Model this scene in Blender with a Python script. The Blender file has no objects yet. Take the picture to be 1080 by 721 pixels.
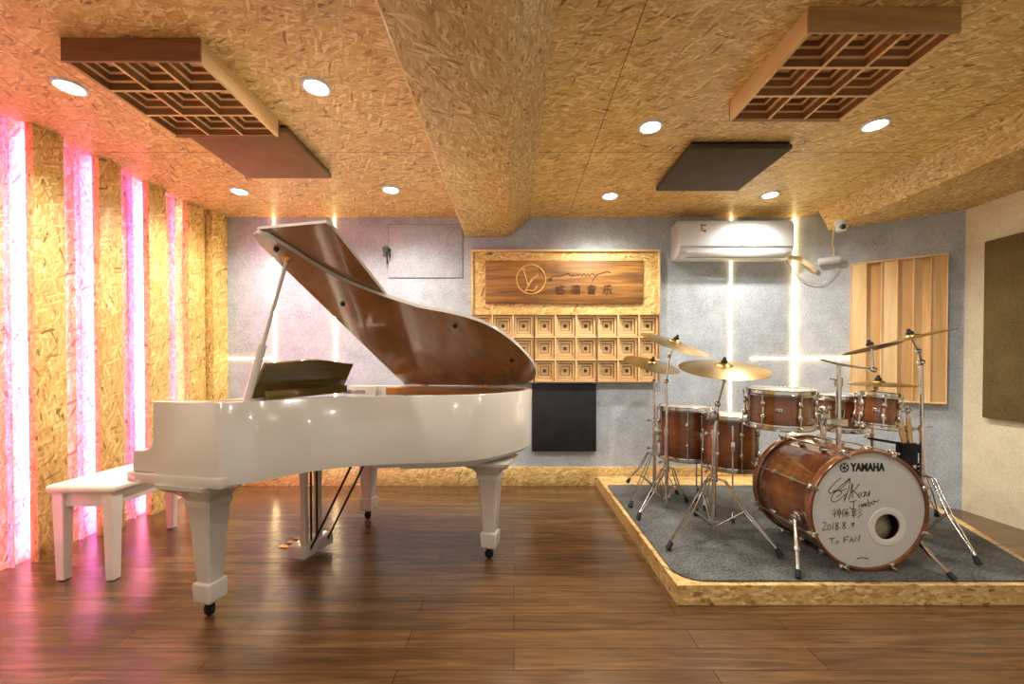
import bpy, bmesh, math, random
from mathutils import Vector, Matrix
R = math.radians
PI = math.pi
random.seed(7)
C = bpy.context.scene.collection
SC = bpy.context.scene

# ------------------------------------------------------------------ camera
CAMZ, F, PPX, TILT = 1.18, 430.0, 542.0, R(0.7)
PPY = 384.0 + F * math.tan(TILT)
cam = bpy.data.cameras.new('camera'); camo = bpy.data.objects.new('camera', cam); C.objects.link(camo)
camo.location = (0, 0, CAMZ); camo.rotation_euler = (PI / 2 - TILT, 0, 0)
cam.sensor_width = 36; cam.lens = F / 1080 * 36
cam.shift_x = (540 - PPX) / 1080; cam.shift_y = (PPY - 360.5) / 1080
cam.clip_start = 0.02
SC.camera = camo
CT, ST = math.cos(TILT), math.sin(TILT)

def at(px, py, Y):
    """world point on the ray of a measured pixel, at depth Y"""
    x = (px - PPX) / F; y = -(py - PPY) / F
    d = Vector((x, CT + y * ST, -ST + y * CT))
    k = Y / d.y
    return Vector((d.x * k, Y, CAMZ + d.z * k))
def atz(px, py, z):
    x = (px - PPX) / F; y = -(py - PPY) / F
    d = Vector((x, CT + y * ST, -ST + y * CT))
    k = (z - CAMZ) / d.z
    return Vector((d.x * k, d.y * k, z))
def proj(p):
    p = Vector(p); dz = p.z - CAMZ
    f = p.y * CT - dz * ST; u = dz * CT + p.y * ST
    return (round(PPX + F * p.x / f, 1), round(PPY - F * u / f, 1))

# ------------------------------------------------------------------ materials
def lin(c):
    o = []
    for v in c[:3]:
        v /= 255.0
        o.append(v / 12.92 if v <= .04045 else ((v + .055) / 1.055) ** 2.4)
    return (*o, 1.0)
def newmat(name):
    m = bpy.data.materials.new(name); m.use_nodes = True
    nt = m.node_tree
    for n in list(nt.nodes): nt.nodes.remove(n)
    out = nt.nodes.new('ShaderNodeOutputMaterial'); b = nt.nodes.new('ShaderNodeBsdfPrincipled')
    nt.links.new(b.outputs[0], out.inputs[0])
    return m, nt, b
def N(nt, typ, **kw):
    n = nt.nodes.new(typ)
    for k, v in kw.items(): setattr(n, k, v)
    return n
def setp(b, rough=.5, metal=0, coat=0, spec=None, coatr=.03, sheen=0):
    b.inputs['Roughness'].default_value = rough; b.inputs['Metallic'].default_value = metal
    b.inputs['Coat Weight'].default_value = coat; b.inputs['Coat Roughness'].default_value = coatr
    if spec is not None: b.inputs['Specular IOR Level'].default_value = spec
    if sheen: b.inputs['Sheen Weight'].default_value = sheen
def coords(nt, rot=(0, 0, 0), scale=(1, 1, 1), loc=(0, 0, 0)):
    tc = N(nt, 'ShaderNodeTexCoord'); mp = N(nt, 'ShaderNodeMapping')
    mp.inputs['Rotation'].default_value = rot; mp.inputs['Scale'].default_value = scale; mp.inputs['Location'].default_value = loc
    nt.links.new(tc.outputs['Object'], mp.inputs['Vector'])
    return mp.outputs[0]
def ramp(nt, stops, src=None, interp='LINEAR'):
    r = N(nt, 'ShaderNodeValToRGB'); cr = r.color_ramp; cr.interpolation = interp
    while len(cr.elements) > 1: cr.elements.remove(cr.elements[-1])
    cr.elements[0].position = stops[0][0]; cr.elements[0].color = stops[0][1]
    for p, c in stops[1:]:
        e = cr.elements.new(p); e.color = c
    if src is not None: nt.links.new(src, r.inputs[0])
    return r.outputs[0]
def mixc(nt, fac, a, b, mode='MIX'):
    m = N(nt, 'ShaderNodeMix', data_type='RGBA', blend_type=mode)
    for sock, v in ((m.inputs[0], fac), (m.inputs[6], a), (m.inputs[7], b)):
        if hasattr(v, 'default_value') or hasattr(v, 'is_output'): nt.links.new(v, sock)
        else: sock.default_value = v
    return m.outputs[2]
def math_(nt, op, a, b=None, c=None):
    m = N(nt, 'ShaderNodeMath', operation=op)
    for i, v in enumerate((a, b, c)):
        if v is None: continue
        if hasattr(v, 'is_output'): nt.links.new(v, m.inputs[i])
        else: m.inputs[i].default_value = v
    return m.outputs[0]
def bump(nt, b, h, strength=.3, dist=.002):
    n = N(nt, 'ShaderNodeBump'); n.inputs['Strength'].default_value = strength; n.inputs['Distance'].default_value = dist
    nt.links.new(h, n.inputs['Height']); nt.links.new(n.outputs[0], b.inputs['Normal'])

def plain(name, col, rough=.5, metal=0, coat=0, noise=0.06, nscale=30, spec=None, sheen=0):
    m, nt, b = newmat(name); setp(b, rough, metal, coat, spec, sheen=sheen)
    nz = N(nt, 'ShaderNodeTexNoise'); nz.inputs['Scale'].default_value = nscale; nz.inputs['Detail'].default_value = 4
    nt.links.new(coords(nt), nz.inputs['Vector'])
    c = lin(col); lo = tuple(v * (1 - noise * 2) for v in c[:3]) + (1,); hi = tuple(min(1, v * (1 + noise * 2)) for v in c[:3]) + (1,)
    nt.links.new(ramp(nt, [(.3, lo), (.7, hi)], nz.outputs[0]), b.inputs['Base Color'])
    return m
def emit(name, col, strength):
    m, nt, b = newmat(name)
    b.inputs['Base Color'].default_value = (.9, .9, .9, 1)
    b.inputs['Emission Color'].default_value = col; b.inputs['Emission Strength'].default_value = strength
    return m

OSBC = [(0, (124, 92, 48)), (.02, (148, 114, 62)), (.06, (184, 146, 84)), (.3, (208, 176, 110)), (.5, (222, 194, 130)), (.7, (198, 164, 96)), (.85, (232, 206, 148)), (1, (240, 220, 166))]
def osb(name, plane='z', longax=0, k=1.0, seams=None, tint=(1, 1, 1)):
    """oriented strand board: three layers of long chips"""
    m, nt, b = newmat(name); setp(b, .55, 0, .15, coatr=.3)
    chosen = None; hts = None
    wob = N(nt, 'ShaderNodeTexNoise'); wob.inputs['Scale'].default_value = 9; nt.links.new(coords(nt), wob.inputs['Vector'])
    for i, ang in enumerate((5, -17, 27, 66)):
        a = R(ang); rot = {'z': (0, 0, a), 'x': (a, 0, 0), 'y': (0, a, 0)}[plane]
        sc = [80 * k] * 3; sc[longax] = 13.5 * k
        base = coords(nt, rot, (1, 1, 1), (i * 3.1, i * 1.7, i * 2.3))
        ad = N(nt, 'ShaderNodeVectorMath', operation='MULTIPLY_ADD')
        nt.links.new(wob.outputs['Color'], ad.inputs[0]); ad.inputs[1].default_value = (.025,) * 3; nt.links.new(base, ad.inputs[2])
        mu = N(nt, 'ShaderNodeVectorMath', operation='MULTIPLY'); nt.links.new(ad.outputs[0], mu.inputs[0]); mu.inputs[1].default_value = sc
        v = N(nt, 'ShaderNodeTexVoronoi'); v.inputs['Scale'].default_value = 1; v.inputs['Randomness'].default_value = 1
        nt.links.new(mu.outputs[0], v.inputs['Vector'])
        s = N(nt, 'ShaderNodeSeparateColor'); nt.links.new(v.outputs['Color'], s.inputs[0])
        if chosen is None: chosen = s.outputs[0]
        else:
            sel = math_(nt, 'GREATER_THAN', s.outputs[1], (.0, .55, .66, .8)[i])
            mx = N(nt, 'ShaderNodeMix', data_type='FLOAT'); nt.links.new(sel, mx.inputs[0]); nt.links.new(chosen, mx.inputs[2]); nt.links.new(s.outputs[0], mx.inputs[3])
            chosen = mx.outputs[0]
    col = ramp(nt, [(p, tuple(x * t for x, t in zip(lin(c), tint)) + (1,)) for p, c in OSBC], chosen)
    gs = [150] * 3; gs[longax] = 18
    g = N(nt, 'ShaderNodeTexNoise'); g.inputs['Scale'].default_value = 1; g.inputs['Detail'].default_value = 5; nt.links.new(coords(nt, scale=gs), g.inputs['Vector'])
    col = mixc(nt, .5, col, ramp(nt, [(.3, (.66, .6, .5, 1)), (.62, (1, 1, 1, 1))], g.outputs[0]), 'MULTIPLY')
    big = N(nt, 'ShaderNodeTexNoise'); big.inputs['Scale'].default_value = 2.2; nt.links.new(coords(nt), big.inputs['Vector'])
    col = mixc(nt, .5, col, ramp(nt, [(.35, (.78, .7, .6, 1)), (.65, (1, 1, 1, 1))], big.outputs[0]), 'MULTIPLY')
    if seams:
        sep = N(nt, 'ShaderNodeSeparateXYZ'); nt.links.new(coords(nt), sep.inputs[0])
        for ax, p in seams:
            d = math_(nt, 'LESS_THAN', math_(nt, 'ABSOLUTE', math_(nt, 'SUBTRACT', sep.outputs[ax], p)), .0022)
            col = mixc(nt, d, col, lin((70, 42, 16)))
    nt.links.new(col, b.inputs['Base Color'])
    bump(nt, b, chosen, .25, .002)
    return m

def felt(name, c0, c1, scale=110):
    m, nt, b = newmat(name); setp(b, .95, spec=.15, sheen=.1)
    a = N(nt, 'ShaderNodeTexNoise'); a.inputs['Scale'].default_value = scale; a.inputs['Detail'].default_value = 6; a.inputs['Roughness'].default_value = .7
    cc = coords(nt); nt.links.new(cc, a.inputs['Vector'])
    d = N(nt, 'ShaderNodeTexNoise'); d.inputs['Scale'].default_value = 7; d.inputs['Detail'].default_value = 4; nt.links.new(cc, d.inputs['Vector'])
    s = math_(nt, 'ADD', math_(nt, 'MULTIPLY', a.outputs[0], .75), math_(nt, 'MULTIPLY', d.outputs[0], .25))
    nt.links.new(ramp(nt, [(.36, lin(c0)), (.64, lin(c1))], s), b.inputs['Base Color'])
    bump(nt, b, a.outputs[0], .35, .003)
    return m

def wood(name, c0, c1, c2, longax=0, scale=1.0, rough=.35, coat=0, rings=6):
    m, nt, b = newmat(name); setp(b, rough, 0, coat)
    sc = [14 * scale] * 3; sc[longax] = 1.3 * scale
    g = N(nt, 'ShaderNodeTexNoise'); g.inputs['Scale'].default_value = 1; g.inputs['Detail'].default_value = 8; g.inputs['Distortion'].default_value = .8
    nt.links.new(coords(nt, scale=sc), g.inputs['Vector'])
    sc2 = [120 * scale] * 3; sc2[longax] = 5 * scale
    f = N(nt, 'ShaderNodeTexNoise'); f.inputs['Scale'].default_value = 1; f.inputs['Detail'].default_value = 3; nt.links.new(coords(nt, scale=sc2), f.inputs['Vector'])
    s = math_(nt, 'ADD', math_(nt, 'MULTIPLY', g.outputs[0], .7), math_(nt, 'MULTIPLY', f.outputs[0], .3))
    nt.links.new(ramp(nt, [(.33, lin(c0)), (.5, lin(c1)), (.67, lin(c2))], s), b.inputs['Base Color'])
    bump(nt, b, f.outputs[0], .1, .001)
    return m

def floor_mat():
    m, nt, b = newmat('walnut_plank_floor'); setp(b, .24, 0, 0, .6)
    cc = coords(nt)
    br = N(nt, 'ShaderNodeTexBrick', offset=.37, offset_frequency=2)
    nt.links.new(cc, br.inputs['Vector'])
    br.inputs['Scale'].default_value = 1; br.inputs['Brick Width'].default_value = 1.22; br.inputs['Row Height'].default_value = .12
    br.inputs['Mortar Size'].default_value = .0016; br.inputs['Mortar Smooth'].default_value = .3
    br.inputs['Color1'].default_value = lin((104, 76, 47)); br.inputs['Color2'].default_value = lin((120, 88, 56)); br.inputs['Mortar'].default_value = lin((52, 32, 18))
    g = N(nt, 'ShaderNodeTexNoise'); g.inputs['Scale'].default_value = 1; g.inputs['Detail'].default_value = 8; g.inputs['Distortion'].default_value = 1.2
    nt.links.new(coords(nt, scale=(1.6, 22, 1)), g.inputs['Vector'])
    f = N(nt, 'ShaderNodeTexNoise'); f.inputs['Scale'].default_value = 1; f.inputs['Detail'].default_value = 4
    nt.links.new(coords(nt, scale=(7, 180, 1)), f.inputs['Vector'])
    col = mixc(nt, .75, br.outputs[0], ramp(nt, [(.32, (.26, .22, .18, 1)), (.66, (1.0, 1, 1, 1))], g.outputs[0]), 'MULTIPLY')
    col = mixc(nt, .5, col, ramp(nt, [(.35, (.55, .5, .45, 1)), (.6, (1, 1, 1, 1))], f.outputs[0]), 'MULTIPLY')
    nt.links.new(col, b.inputs['Base Color'])
    nt.links.new(ramp(nt, [(.3, (.24,) * 3 + (1,)), (.7, (.16,) * 3 + (1,))], g.outputs[0]), b.inputs['Roughness'])
    h = math_(nt, 'ADD', math_(nt, 'MULTIPLY', br.outputs['Fac'], -1.0), math_(nt, 'MULTIPLY', f.outputs[0], .35))
    bump(nt, b, h, .9, .002)
    return m

def burst_mat(name, half, axis=2):
    """amber lacquer drum shell darkening to the rims (the finish itself), with fine grain"""
    m, nt, b = newmat(name); setp(b, .22, 0, .9)
    sep = N(nt, 'ShaderNodeSeparateXYZ'); nt.links.new(coords(nt), sep.inputs[0])
    t = math_(nt, 'DIVIDE', math_(nt, 'ABSOLUTE', sep.outputs[axis]), half)
    sc = [10] * 3; sc[axis] = 60
    g = N(nt, 'ShaderNodeTexNoise'); g.inputs['Scale'].default_value = 1; g.inputs['Detail'].default_value = 6; g.inputs['Distortion'].default_value = .6
    nt.links.new(coords(nt, scale=sc), g.inputs['Vector'])
    c = ramp(nt, [(0, lin((142, 86, 40))), (.45, lin((124, 70, 31))), (.85, lin((78, 38, 16))), (1, lin((44, 22, 11)))], t)
    c = mixc(nt, .55, c, ramp(nt, [(.3, (.5, .42, .36, 1)), (.66, (1, 1, 1, 1))], g.outputs[0]), 'MULTIPLY')
    nt.links.new(c, b.inputs['Base Color'])
    return m

def bronze_mat():
    m, nt, b = newmat('bronze_cymbal'); setp(b, .3, 1)
    tc = N(nt, 'ShaderNodeTexCoord'); sep = N(nt, 'ShaderNodeSeparateXYZ'); nt.links.new(tc.outputs['Object'], sep.inputs[0])
    rr = math_(nt, 'SQRT', math_(nt, 'ADD', math_(nt, 'POWER', math_(nt, 'ABSOLUTE', sep.outputs[0]), 2), math_(nt, 'POWER', math_(nt, 'ABSOLUTE', sep.outputs[1]), 2)))
    g = N(nt, 'ShaderNodeTexNoise', noise_dimensions='1D'); g.inputs['Scale'].default_value = 260; g.inputs['Detail'].default_value = 3
    nt.links.new(rr, g.inputs['W'])
    n2 = N(nt, 'ShaderNodeTexNoise'); n2.inputs['Scale'].default_value = 9; nt.links.new(tc.outputs['Object'], n2.inputs['Vector'])
    s = math_(nt, 'ADD', math_(nt, 'MULTIPLY', g.outputs[0], .6), math_(nt, 'MULTIPLY', n2.outputs[0], .4))
    nt.links.new(ramp(nt, [(.3, lin((108, 84, 38))), (.5, lin((148, 118, 60))), (.7, lin((182, 150, 88)))], s), b.inputs['Base Color'])
    bump(nt, b, g.outputs[0], .15, .001)
    return m

M = {}
M['osb_ceiling'] = osb('osb_ceiling', 'z', 0, 1.15, seams=[(1, 2.75), (1, .31), (0, .52), (0, 2.6), (0, -2.17)], tint=(1.08, 1.08, 1.0))
M['osb_beam'] = osb('osb_beam', 'z', 1, 1.1)
M['osb_wall'] = osb('osb_wall', 'x', 2, 1.0, tint=(1.12, 1.1, .95))
M['osb_front'] = osb('osb_front', 'y', 0, 1.1)
M['osb_platform'] = osb('osb_platform', 'z', 0, .8, tint=(1.0, .97, .98))
M['osb_sign'] = osb('osb_sign', 'y', 0, 1.0, tint=(1.1, 1.05, .98))
M['felt_grey'] = felt('felt_grey', (138, 147, 157), (194, 203, 213))
M['felt_cream'] = felt('felt_cream', (196, 186, 160), (228, 220, 196))
M['felt_black'] = felt('felt_black', (22, 22, 24), (48, 48, 52), 220)
M['felt_brown'] = felt('felt_brown', (112, 86, 54), (146, 116, 78), 220)
M['felt_charcoal'] = felt('felt_charcoal', (62, 56, 48), (96, 88, 76), 220)
M['felt_olive'] = felt('felt_olive', (78, 66, 38), (112, 98, 62), 120)
M['mat'] = felt('mat_charcoal', (12, 13, 14), (118, 119, 117), 75)
M['floor'] = floor_mat()
M['pine'] = wood('pine_wood', (206, 168, 112), (226, 192, 138), (238, 210, 160), 1, .8, .5)
M['pine_x'] = wood('pine_wood_across', (196, 154, 100), (222, 186, 130), (238, 208, 156), 0, .8, .5)
M['pine_v'] = wood('pine_wood_upright', (214, 176, 120), (230, 198, 146), (240, 214, 168), 2, .8, .5)
M['pine_v2'] = wood('pine_wood_deeper', (188, 146, 92), (206, 166, 112), (220, 184, 132), 2, .8, .5)
M['end_shade_brown'] = wood('shaded_end_board_brown', (96, 56, 36), (126, 78, 52), (150, 98, 66), 0, .8, .45)  # brown carries the shade on the unlit end boards
M['riser_shade'] = wood('riser_shade_wood', (112, 72, 36), (136, 92, 50), (156, 110, 64), 0, 1, .6)  # darker riser tone paints the shadow lines inside the grid wells
M['end_shade_olive'] = wood('shaded_end_board_olive', (112, 82, 44), (146, 112, 66), (176, 140, 88), 0, .8, .45)  # paler version of the shade painted on the end boards
M['plaque'] = wood('plaque_wood', (66, 40, 14), (132, 88, 36), (186, 136, 66), 0, .9, .62)
M['gold_wood'] = wood('letter_wood', (196, 150, 78), (214, 170, 96), (228, 188, 116), 0, 1, .4)
M['dark_wood'] = wood('letter_dark_wood', (62, 36, 14), (80, 48, 20), (96, 60, 26), 0, 1, .4)
M['white_gloss'] = plain('white_piano_lacquer', (190, 184, 176), .18, 0, .8, .015, 3)
M['lid_shade_brown'] = wood('lid_underside_shade_tone', (128, 92, 54), (146, 106, 64), (160, 118, 74), 1, .6, .16, .8)  # brown paints shade and reflections onto the white lid's underside
M['desk_reflected_olive'] = wood('desk_reflection_tone', (84, 72, 34), (104, 88, 44), (120, 102, 56), 1, .6, .16, .8)  # olive paints dark reflections onto the white gloss desk
M['inner_wood'] = wood('inner_rim_wood', (130, 84, 36), (160, 108, 50), (184, 130, 66), 0, .8, .3, .5)
M['gold_plate'] = plain('gold_iron_plate', (190, 146, 66), .35, .8, 0, .06, 20)
M['white_paint'] = plain('white_painted_wood', (226, 216, 206), .3, 0, .4, .02, 5)
M['cushion'] = plain('cream_vinyl', (232, 222, 206), .45, 0, .15, .02, 40)
M['chrome'] = plain('chrome', (214, 212, 208), .14, 1, 0, .03, 60)
M['steel'] = plain('brushed_steel', (150, 148, 142), .28, 1, 0, .05, 60)
M['black_rubber'] = plain('black_rubber', (22, 21, 20), .7, 0, 0, .1, 60)
M['black_metal'] = plain('black_metal', (34, 32, 30), .4, .6, 0, .08, 60)
M['black_key'] = plain('black_key_wood', (14, 14, 14), .3)
M['ivory'] = plain('ivory_key_plastic', (236, 230, 214), .25)
M['brass'] = plain('brass', (196, 150, 66), .25, 1, 0, .05, 40)
M['white_plastic'] = plain('white_plastic', (206, 211, 217), .4, 0, .1, .01, 10)
M['vent_dark'] = plain('vent_shadow_plastic', (70, 66, 60), .5)
M['label_blue'] = plain('label_print', (60, 92, 120), .5)
M['cream_wrap'] = plain('pipe_wrap', (220, 204, 168), .6, 0, 0, .06, 60)
M['ink'] = plain('black_ink', (18, 17, 18), .5)
M['glass_black'] = plain('lens_glass', (8, 8, 10), .08, 0, 1)
M['bronze'] = bronze_mat()
M['drum_head'] = plain('coated_drum_head', (196, 196, 196), .35, 0, .2, .015, 12)
M['drum_ring'] = plain('port_ring_plastic', (212, 212, 212), .3, 0, .2, .01, 12)
M['drum_inside'] = wood('drum_inside', (92, 70, 44), (128, 100, 66), (150, 120, 82), 0, 1, .6)
M['pillow'] = felt('damping_pillow', (150, 138, 110), (190, 176, 146), 60)
M['hoop_wood'] = wood('bass_hoop_wood', (80, 42, 18), (106, 58, 26), (132, 76, 36), 0, 1, .22, .9)
M['stick'] = wood('hickory_sticks', (206, 168, 108), (222, 186, 126), (236, 204, 148), 2, 1, .4)
M['tube_warm'] = emit('warm_led_tube', (1.0, .70, .32, 1), 15)
M['led_pink'] = emit('pink_led_strip', (.58, .12, 1.0, 1), 180)
M['led_magenta'] = emit('magenta_led_strip', (.32, .04, 1.0, 1), 190)
M['led_white'] = emit('white_led_strip', (.60, .58, 1.0, 1), 12)
M['lamp_glow'] = emit('downlight_lens', (1.0, .93, .80, 1), 60)

# ------------------------------------------------------------------ mesh building
class MB:
    def __init__(s): s.bm = bmesh.new(); s.mi = 0
    def _new(s, geom_faces, mi):
        for f in geom_faces: f.material_index = mi
    def add(s, verts, faces, mi=0, T=None):
        vs = [s.bm.verts.new(T @ Vector(v) if T else Vector(v)) for v in verts]
        for f in faces:
            try: fc = s.bm.faces.new([vs[i] for i in f]); fc.material_index = mi
            except ValueError: pass
        return vs
    def box(s, x0, x1, y0, y1, z0, z1, bev=0, mi=0, T=None, seg=2):
        b = bmesh.new()
        vs = [b.verts.new(p) for p in ((x0, y0, z0), (x1, y0, z0), (x1, y1, z0), (x0, y1, z0), (x0, y0, z1), (x1, y0, z1), (x1, y1, z1), (x0, y1, z1))]
        for f in ((0, 3, 2, 1), (4, 5, 6, 7), (0, 1, 5, 4), (1, 2, 6, 5), (2, 3, 7, 6), (3, 0, 4, 7)): b.faces.new([vs[i] for i in f])
        if bev: bmesh.ops.bevel(b, geom=b.edges[:], offset=bev, segments=seg, profile=.5, affect='EDGES')
        s.merge(b, mi, T); return s
    def merge(s, b, mi=0, T=None):
        b.verts.index_update()
        vs = [s.bm.verts.new(T @ v.co if T else v.co) for v in b.verts]
        for f in b.faces:
            try: fc = s.bm.faces.new([vs[v.index] for v in f.verts]); fc.material_index = mi
            except ValueError: pass
        b.free()
    def tube(s, pts, r, n=10, mi=0, T=None, cap=True):
        pts = [Vector(p) for p in pts]; k = len(pts)
        rs = r if isinstance(r, (list, tuple)) else [r] * k
        tang = []
        for i in range(k):
            a = pts[max(0, i - 1)]; b = pts[min(k - 1, i + 1)]
            t = (b - a); tang.append(t.normalized() if t.length > 1e-9 else Vector((0, 0, 1)))
        up = Vector((0, 0, 1)) if abs(tang[0].z) < .9 else Vector((1, 0, 0))
        nx = tang[0].cross(up).normalized()
        verts = []
        for i in range(k):
            nx = (nx - tang[i] * nx.dot(tang[i])).normalized(); ny = tang[i].cross(nx)
            for j in range(n):
                a = 2 * PI * j / n; verts.append(pts[i] + (nx * math.cos(a) + ny * math.sin(a)) * rs[i])
        faces = []
        for i in range(k - 1):
            for j in range(n):
                faces.append((i * n + j, i * n + (j + 1) % n, (i + 1) * n + (j + 1) % n, (i + 1) * n + j))
        if cap: faces += [tuple(range(n - 1, -1, -1)), tuple(range((k - 1) * n, k * n))]
        s.add(verts, faces, mi, T); return s
    def lathe(s, prof, n=40, mi=0, T=None):
        """profile of (radius, z), closed on the axis where radius is 0"""
        verts = []; idx = []
        for (r, z) in prof:
            if r < 1e-6: idx.append([len(verts)]); verts.append((0, 0, z))
            else:
                idx.append(list(range(len(verts), len(verts) + n)))
                verts += [(r * math.cos(2 * PI * j / n), r * math.sin(2 * PI * j / n), z) for j in range(n)]
        faces = []
        for a, b in zip(idx, idx[1:]):
            for j in range(n):
                k = (j + 1) % n
                if len(a) == 1 and len(b) == 1: continue
                if len(a) == 1: faces.append((a[0], b[j], b[k]))
                elif len(b) == 1: faces.append((a[j], b[0], a[k]))
                else: faces.append((a[j], b[j], b[k], a[k]))
        s.add(verts, faces, mi, T); return s
    def prism(s, poly, z0, z1, mi=0, mi_bot=None, mi_top=None, T=None, f=None):
        """poly of (x, y) extruded in z; f maps (x, y, z) to a point"""
        n = len(poly)
        if sum(poly[i][0] * poly[(i + 1) % n][1] - poly[(i + 1) % n][0] * poly[i][1] for i in range(n)) < 0: poly = poly[::-1]
        f = f or (lambda x, y, z: (x, y, z))
        vs = [s.bm.verts.new((T @ Vector(f(x, y, z))) if T else Vector(f(x, y, z))) for z in (z0, z1) for x, y in poly]
        a = s.bm.faces.new(vs[:n][::-1]); a.material_index = mi if mi_bot is None else mi_bot
        b = s.bm.faces.new(vs[n:]); b.material_index = mi if mi_top is None else mi_top
        for i in range(n):
            c = s.bm.faces.new((vs[i], vs[(i + 1) % n], vs[n + (i + 1) % n], vs[n + i])); c.material_index = mi
        return s
    def loft(s, sections, mi=0, T=None):
        """square-ish sections: list of (cx, cy, z, hx, hy, chamfer)"""
        rings = []
        for cx, cy, z, hx, hy, c in sections:
            rings.append([(cx - hx + c, cy - hy, z), (cx + hx - c, cy - hy, z), (cx + hx, cy - hy + c, z), (cx + hx, cy + hy - c, z),
                          (cx + hx - c, cy + hy, z), (cx - hx + c, cy + hy, z), (cx - hx, cy + hy - c, z), (cx - hx, cy - hy + c, z)])
        verts = [p for r_ in rings for p in r_]; faces = []
        for i in range(len(rings) - 1):
            for j in range(8): faces.append((i * 8 + j, i * 8 + (j + 1) % 8, (i + 1) * 8 + (j + 1) % 8, (i + 1) * 8 + j))
        faces += [tuple(range(7, -1, -1)), tuple(range((len(rings) - 1) * 8, len(rings) * 8))]
        s.add(verts, faces, mi, T); return s
    def ball(s, c, r, sx=1, sy=1, sz=1, n=14, mi=0, T=None):
        pr = [(0, -1)] + [(math.cos(a), math.sin(a)) for a in [(-PI / 2 + PI * i / 8) for i in range(1, 8)]] + [(0, 1)]
        TT = Matrix.Translation(Vector(c)) @ Matrix.Diagonal((r * sx, r * sy, r * sz, 1))
        return s.lathe(pr, n, mi, (T @ TT) if T else TT)
    def build(s, name, mat, parent=None, smooth=38, label=None):
        bmesh.ops.recalc_face_normals(s.bm, faces=s.bm.faces[:])
        me = bpy.data.meshes.new(name); s.bm.to_mesh(me); s.bm.free()
        for m in (mat if isinstance(mat, (list, tuple)) else [mat]): me.materials.append(m)
        if smooth:
            me.polygons.foreach_set('use_smooth', [True] * len(me.polygons)); me.set_sharp_from_angle(angle=R(smooth))
        o = bpy.data.objects.new(name, me); C.objects.link(o)
        if parent: o.parent = parent
        if label: o['label'] = label
        return o

def tag(o, label, cat, group=None):
    o['label'] = label; o['category'] = cat
    if group: o['group'] = group
    return o
def thing(name, label, cat, loc=(0, 0, 0), rz=0, group=None, rot=None):
    o = bpy.data.objects.new(name, None); C.objects.link(o); o.empty_display_size = .1
    o.location = loc; o.rotation_euler = rot if rot else (0, 0, rz)
    return tag(o, label, cat, group)
def struct(o): o['kind'] = 'structure'; return o
def copy_tree(o, parent=None):
    c = o.copy(); C.objects.link(c); c.parent = parent
    for ch in list(o.children): copy_tree(ch, c)
    return c
def frame(origin, zdir, xhint=(1, 0, 0)):
    z = Vector(zdir).normalized(); x = Vector(xhint); x = (x - z * x.dot(z)).normalized(); y = z.cross(x)
    m = Matrix((x, y, z)).transposed().to_4x4(); m.translation = Vector(origin); return m
def text_mesh(body, size, extrude=.001, shear=0, spacing=1.0, weight=0.0):
    cu = bpy.data.curves.new('lettering', 'FONT'); cu.body = body; cu.size = size; cu.extrude = extrude; cu.shear = shear
    cu.align_x = 'CENTER'; cu.align_y = 'CENTER'; cu.space_character = spacing; cu.offset = weight; cu.resolution_u = 4
    ob = bpy.data.objects.new('lettering', cu); C.objects.link(ob)
    dg = bpy.context.evaluated_depsgraph_get(); dg.update()
    me = bpy.data.meshes.new_from_object(ob.evaluated_get(dg))
    C.objects.unlink(ob); bpy.data.objects.remove(ob)
    return me
def add_text(mb, body, size, T, extrude=.001, shear=0, spacing=1.0, weight=0.0, width=None):
    me = text_mesh(body, size, extrude, shear, spacing, weight)
    b = bmesh.new(); b.from_mesh(me); bpy.data.meshes.remove(me)
    if width and len(b.verts):
        xs = [v.co.x for v in b.verts]; k = width / (max(xs) - min(xs))
        for v in b.verts: v.co.x *= k
    mb.merge(b, 0, T)
def ribbon(mb, pts, w, T, t=.0006):
    """a pen stroke: flat ribbon with round joints, in the xy plane of T"""
    mb.tube([(x, y, 0) for x, y in pts], w / 2, 6, 0, T @ Matrix.Diagonal((1, 1, t / w * 2, 1)))
def spline(pts, sub=8, closed=False):
    P = [Vector((*p, 0)) if len(p) == 2 else Vector(p) for p in pts]; n = len(P); out = []
    rng = n if closed else n - 1
    for i in range(rng):
        p0 = P[(i - 1) % n] if (closed or i > 0) else P[0]; p1 = P[i]; p2 = P[(i + 1) % n]; p3 = P[(i + 2) % n] if (closed or i + 2 < n) else P[-1]
        for k in range(sub):
            t = k / sub
            out.append(.5 * ((2 * p1) + (p2 - p0) * t + (2 * p0 - 5 * p1 + 4 * p2 - p3) * t * t + (3 * p1 - p0 - 3 * p2 + p3) * t ** 3))
    if not closed: out.append(P[-1])
    return out

# ------------------------------------------------------------------ room
CEIL, BACK, YR = 2.60, 3.96, -1.6
XL, XS0, XS1 = -2.935, -2.88, -2.83          # left wall and the slats standing off it
CNR = Vector((2.72, BACK)); CN2 = Vector((3.63, 3.29)); XR = 3.63
struct(MB().box(-3.3, 4.0, YR, 4.4, -.1, 0).build('floor', M['floor']))
struct(MB().box(-3.3, 4.0, YR, 4.4, CEIL, CEIL + .1).build('ceiling', M['osb_ceiling']))
struct(MB().box(-3.3, 2.72, BACK, BACK + .15, 0, CEIL).build('wall_back', M['felt_grey']))
struct(MB().prism([tuple(CNR), tuple(CN2), (CN2.x + .12, CN2.y + .16), (CNR.x + .0, CNR.y + .15)], 0, CEIL).build('wall_angled', M['felt_grey']))
struct(MB().box(XR, XR + .15, YR, CN2.y, 0, CEIL).build('wall_right', M['felt_cream']))
struct(MB().box(XL - .15, XL, YR, BACK, 0, CEIL).build('wall_left', M['osb_wall']))
struct(MB().box(XL, -2.775, 3.77, BACK, 0, CEIL).build('trim_9', M['osb_wall']))
struct(MB().box(-2.775, .80, BACK - .025, BACK, 0, .185, .003).build('baseboard_back', M['osb_front']))
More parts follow.
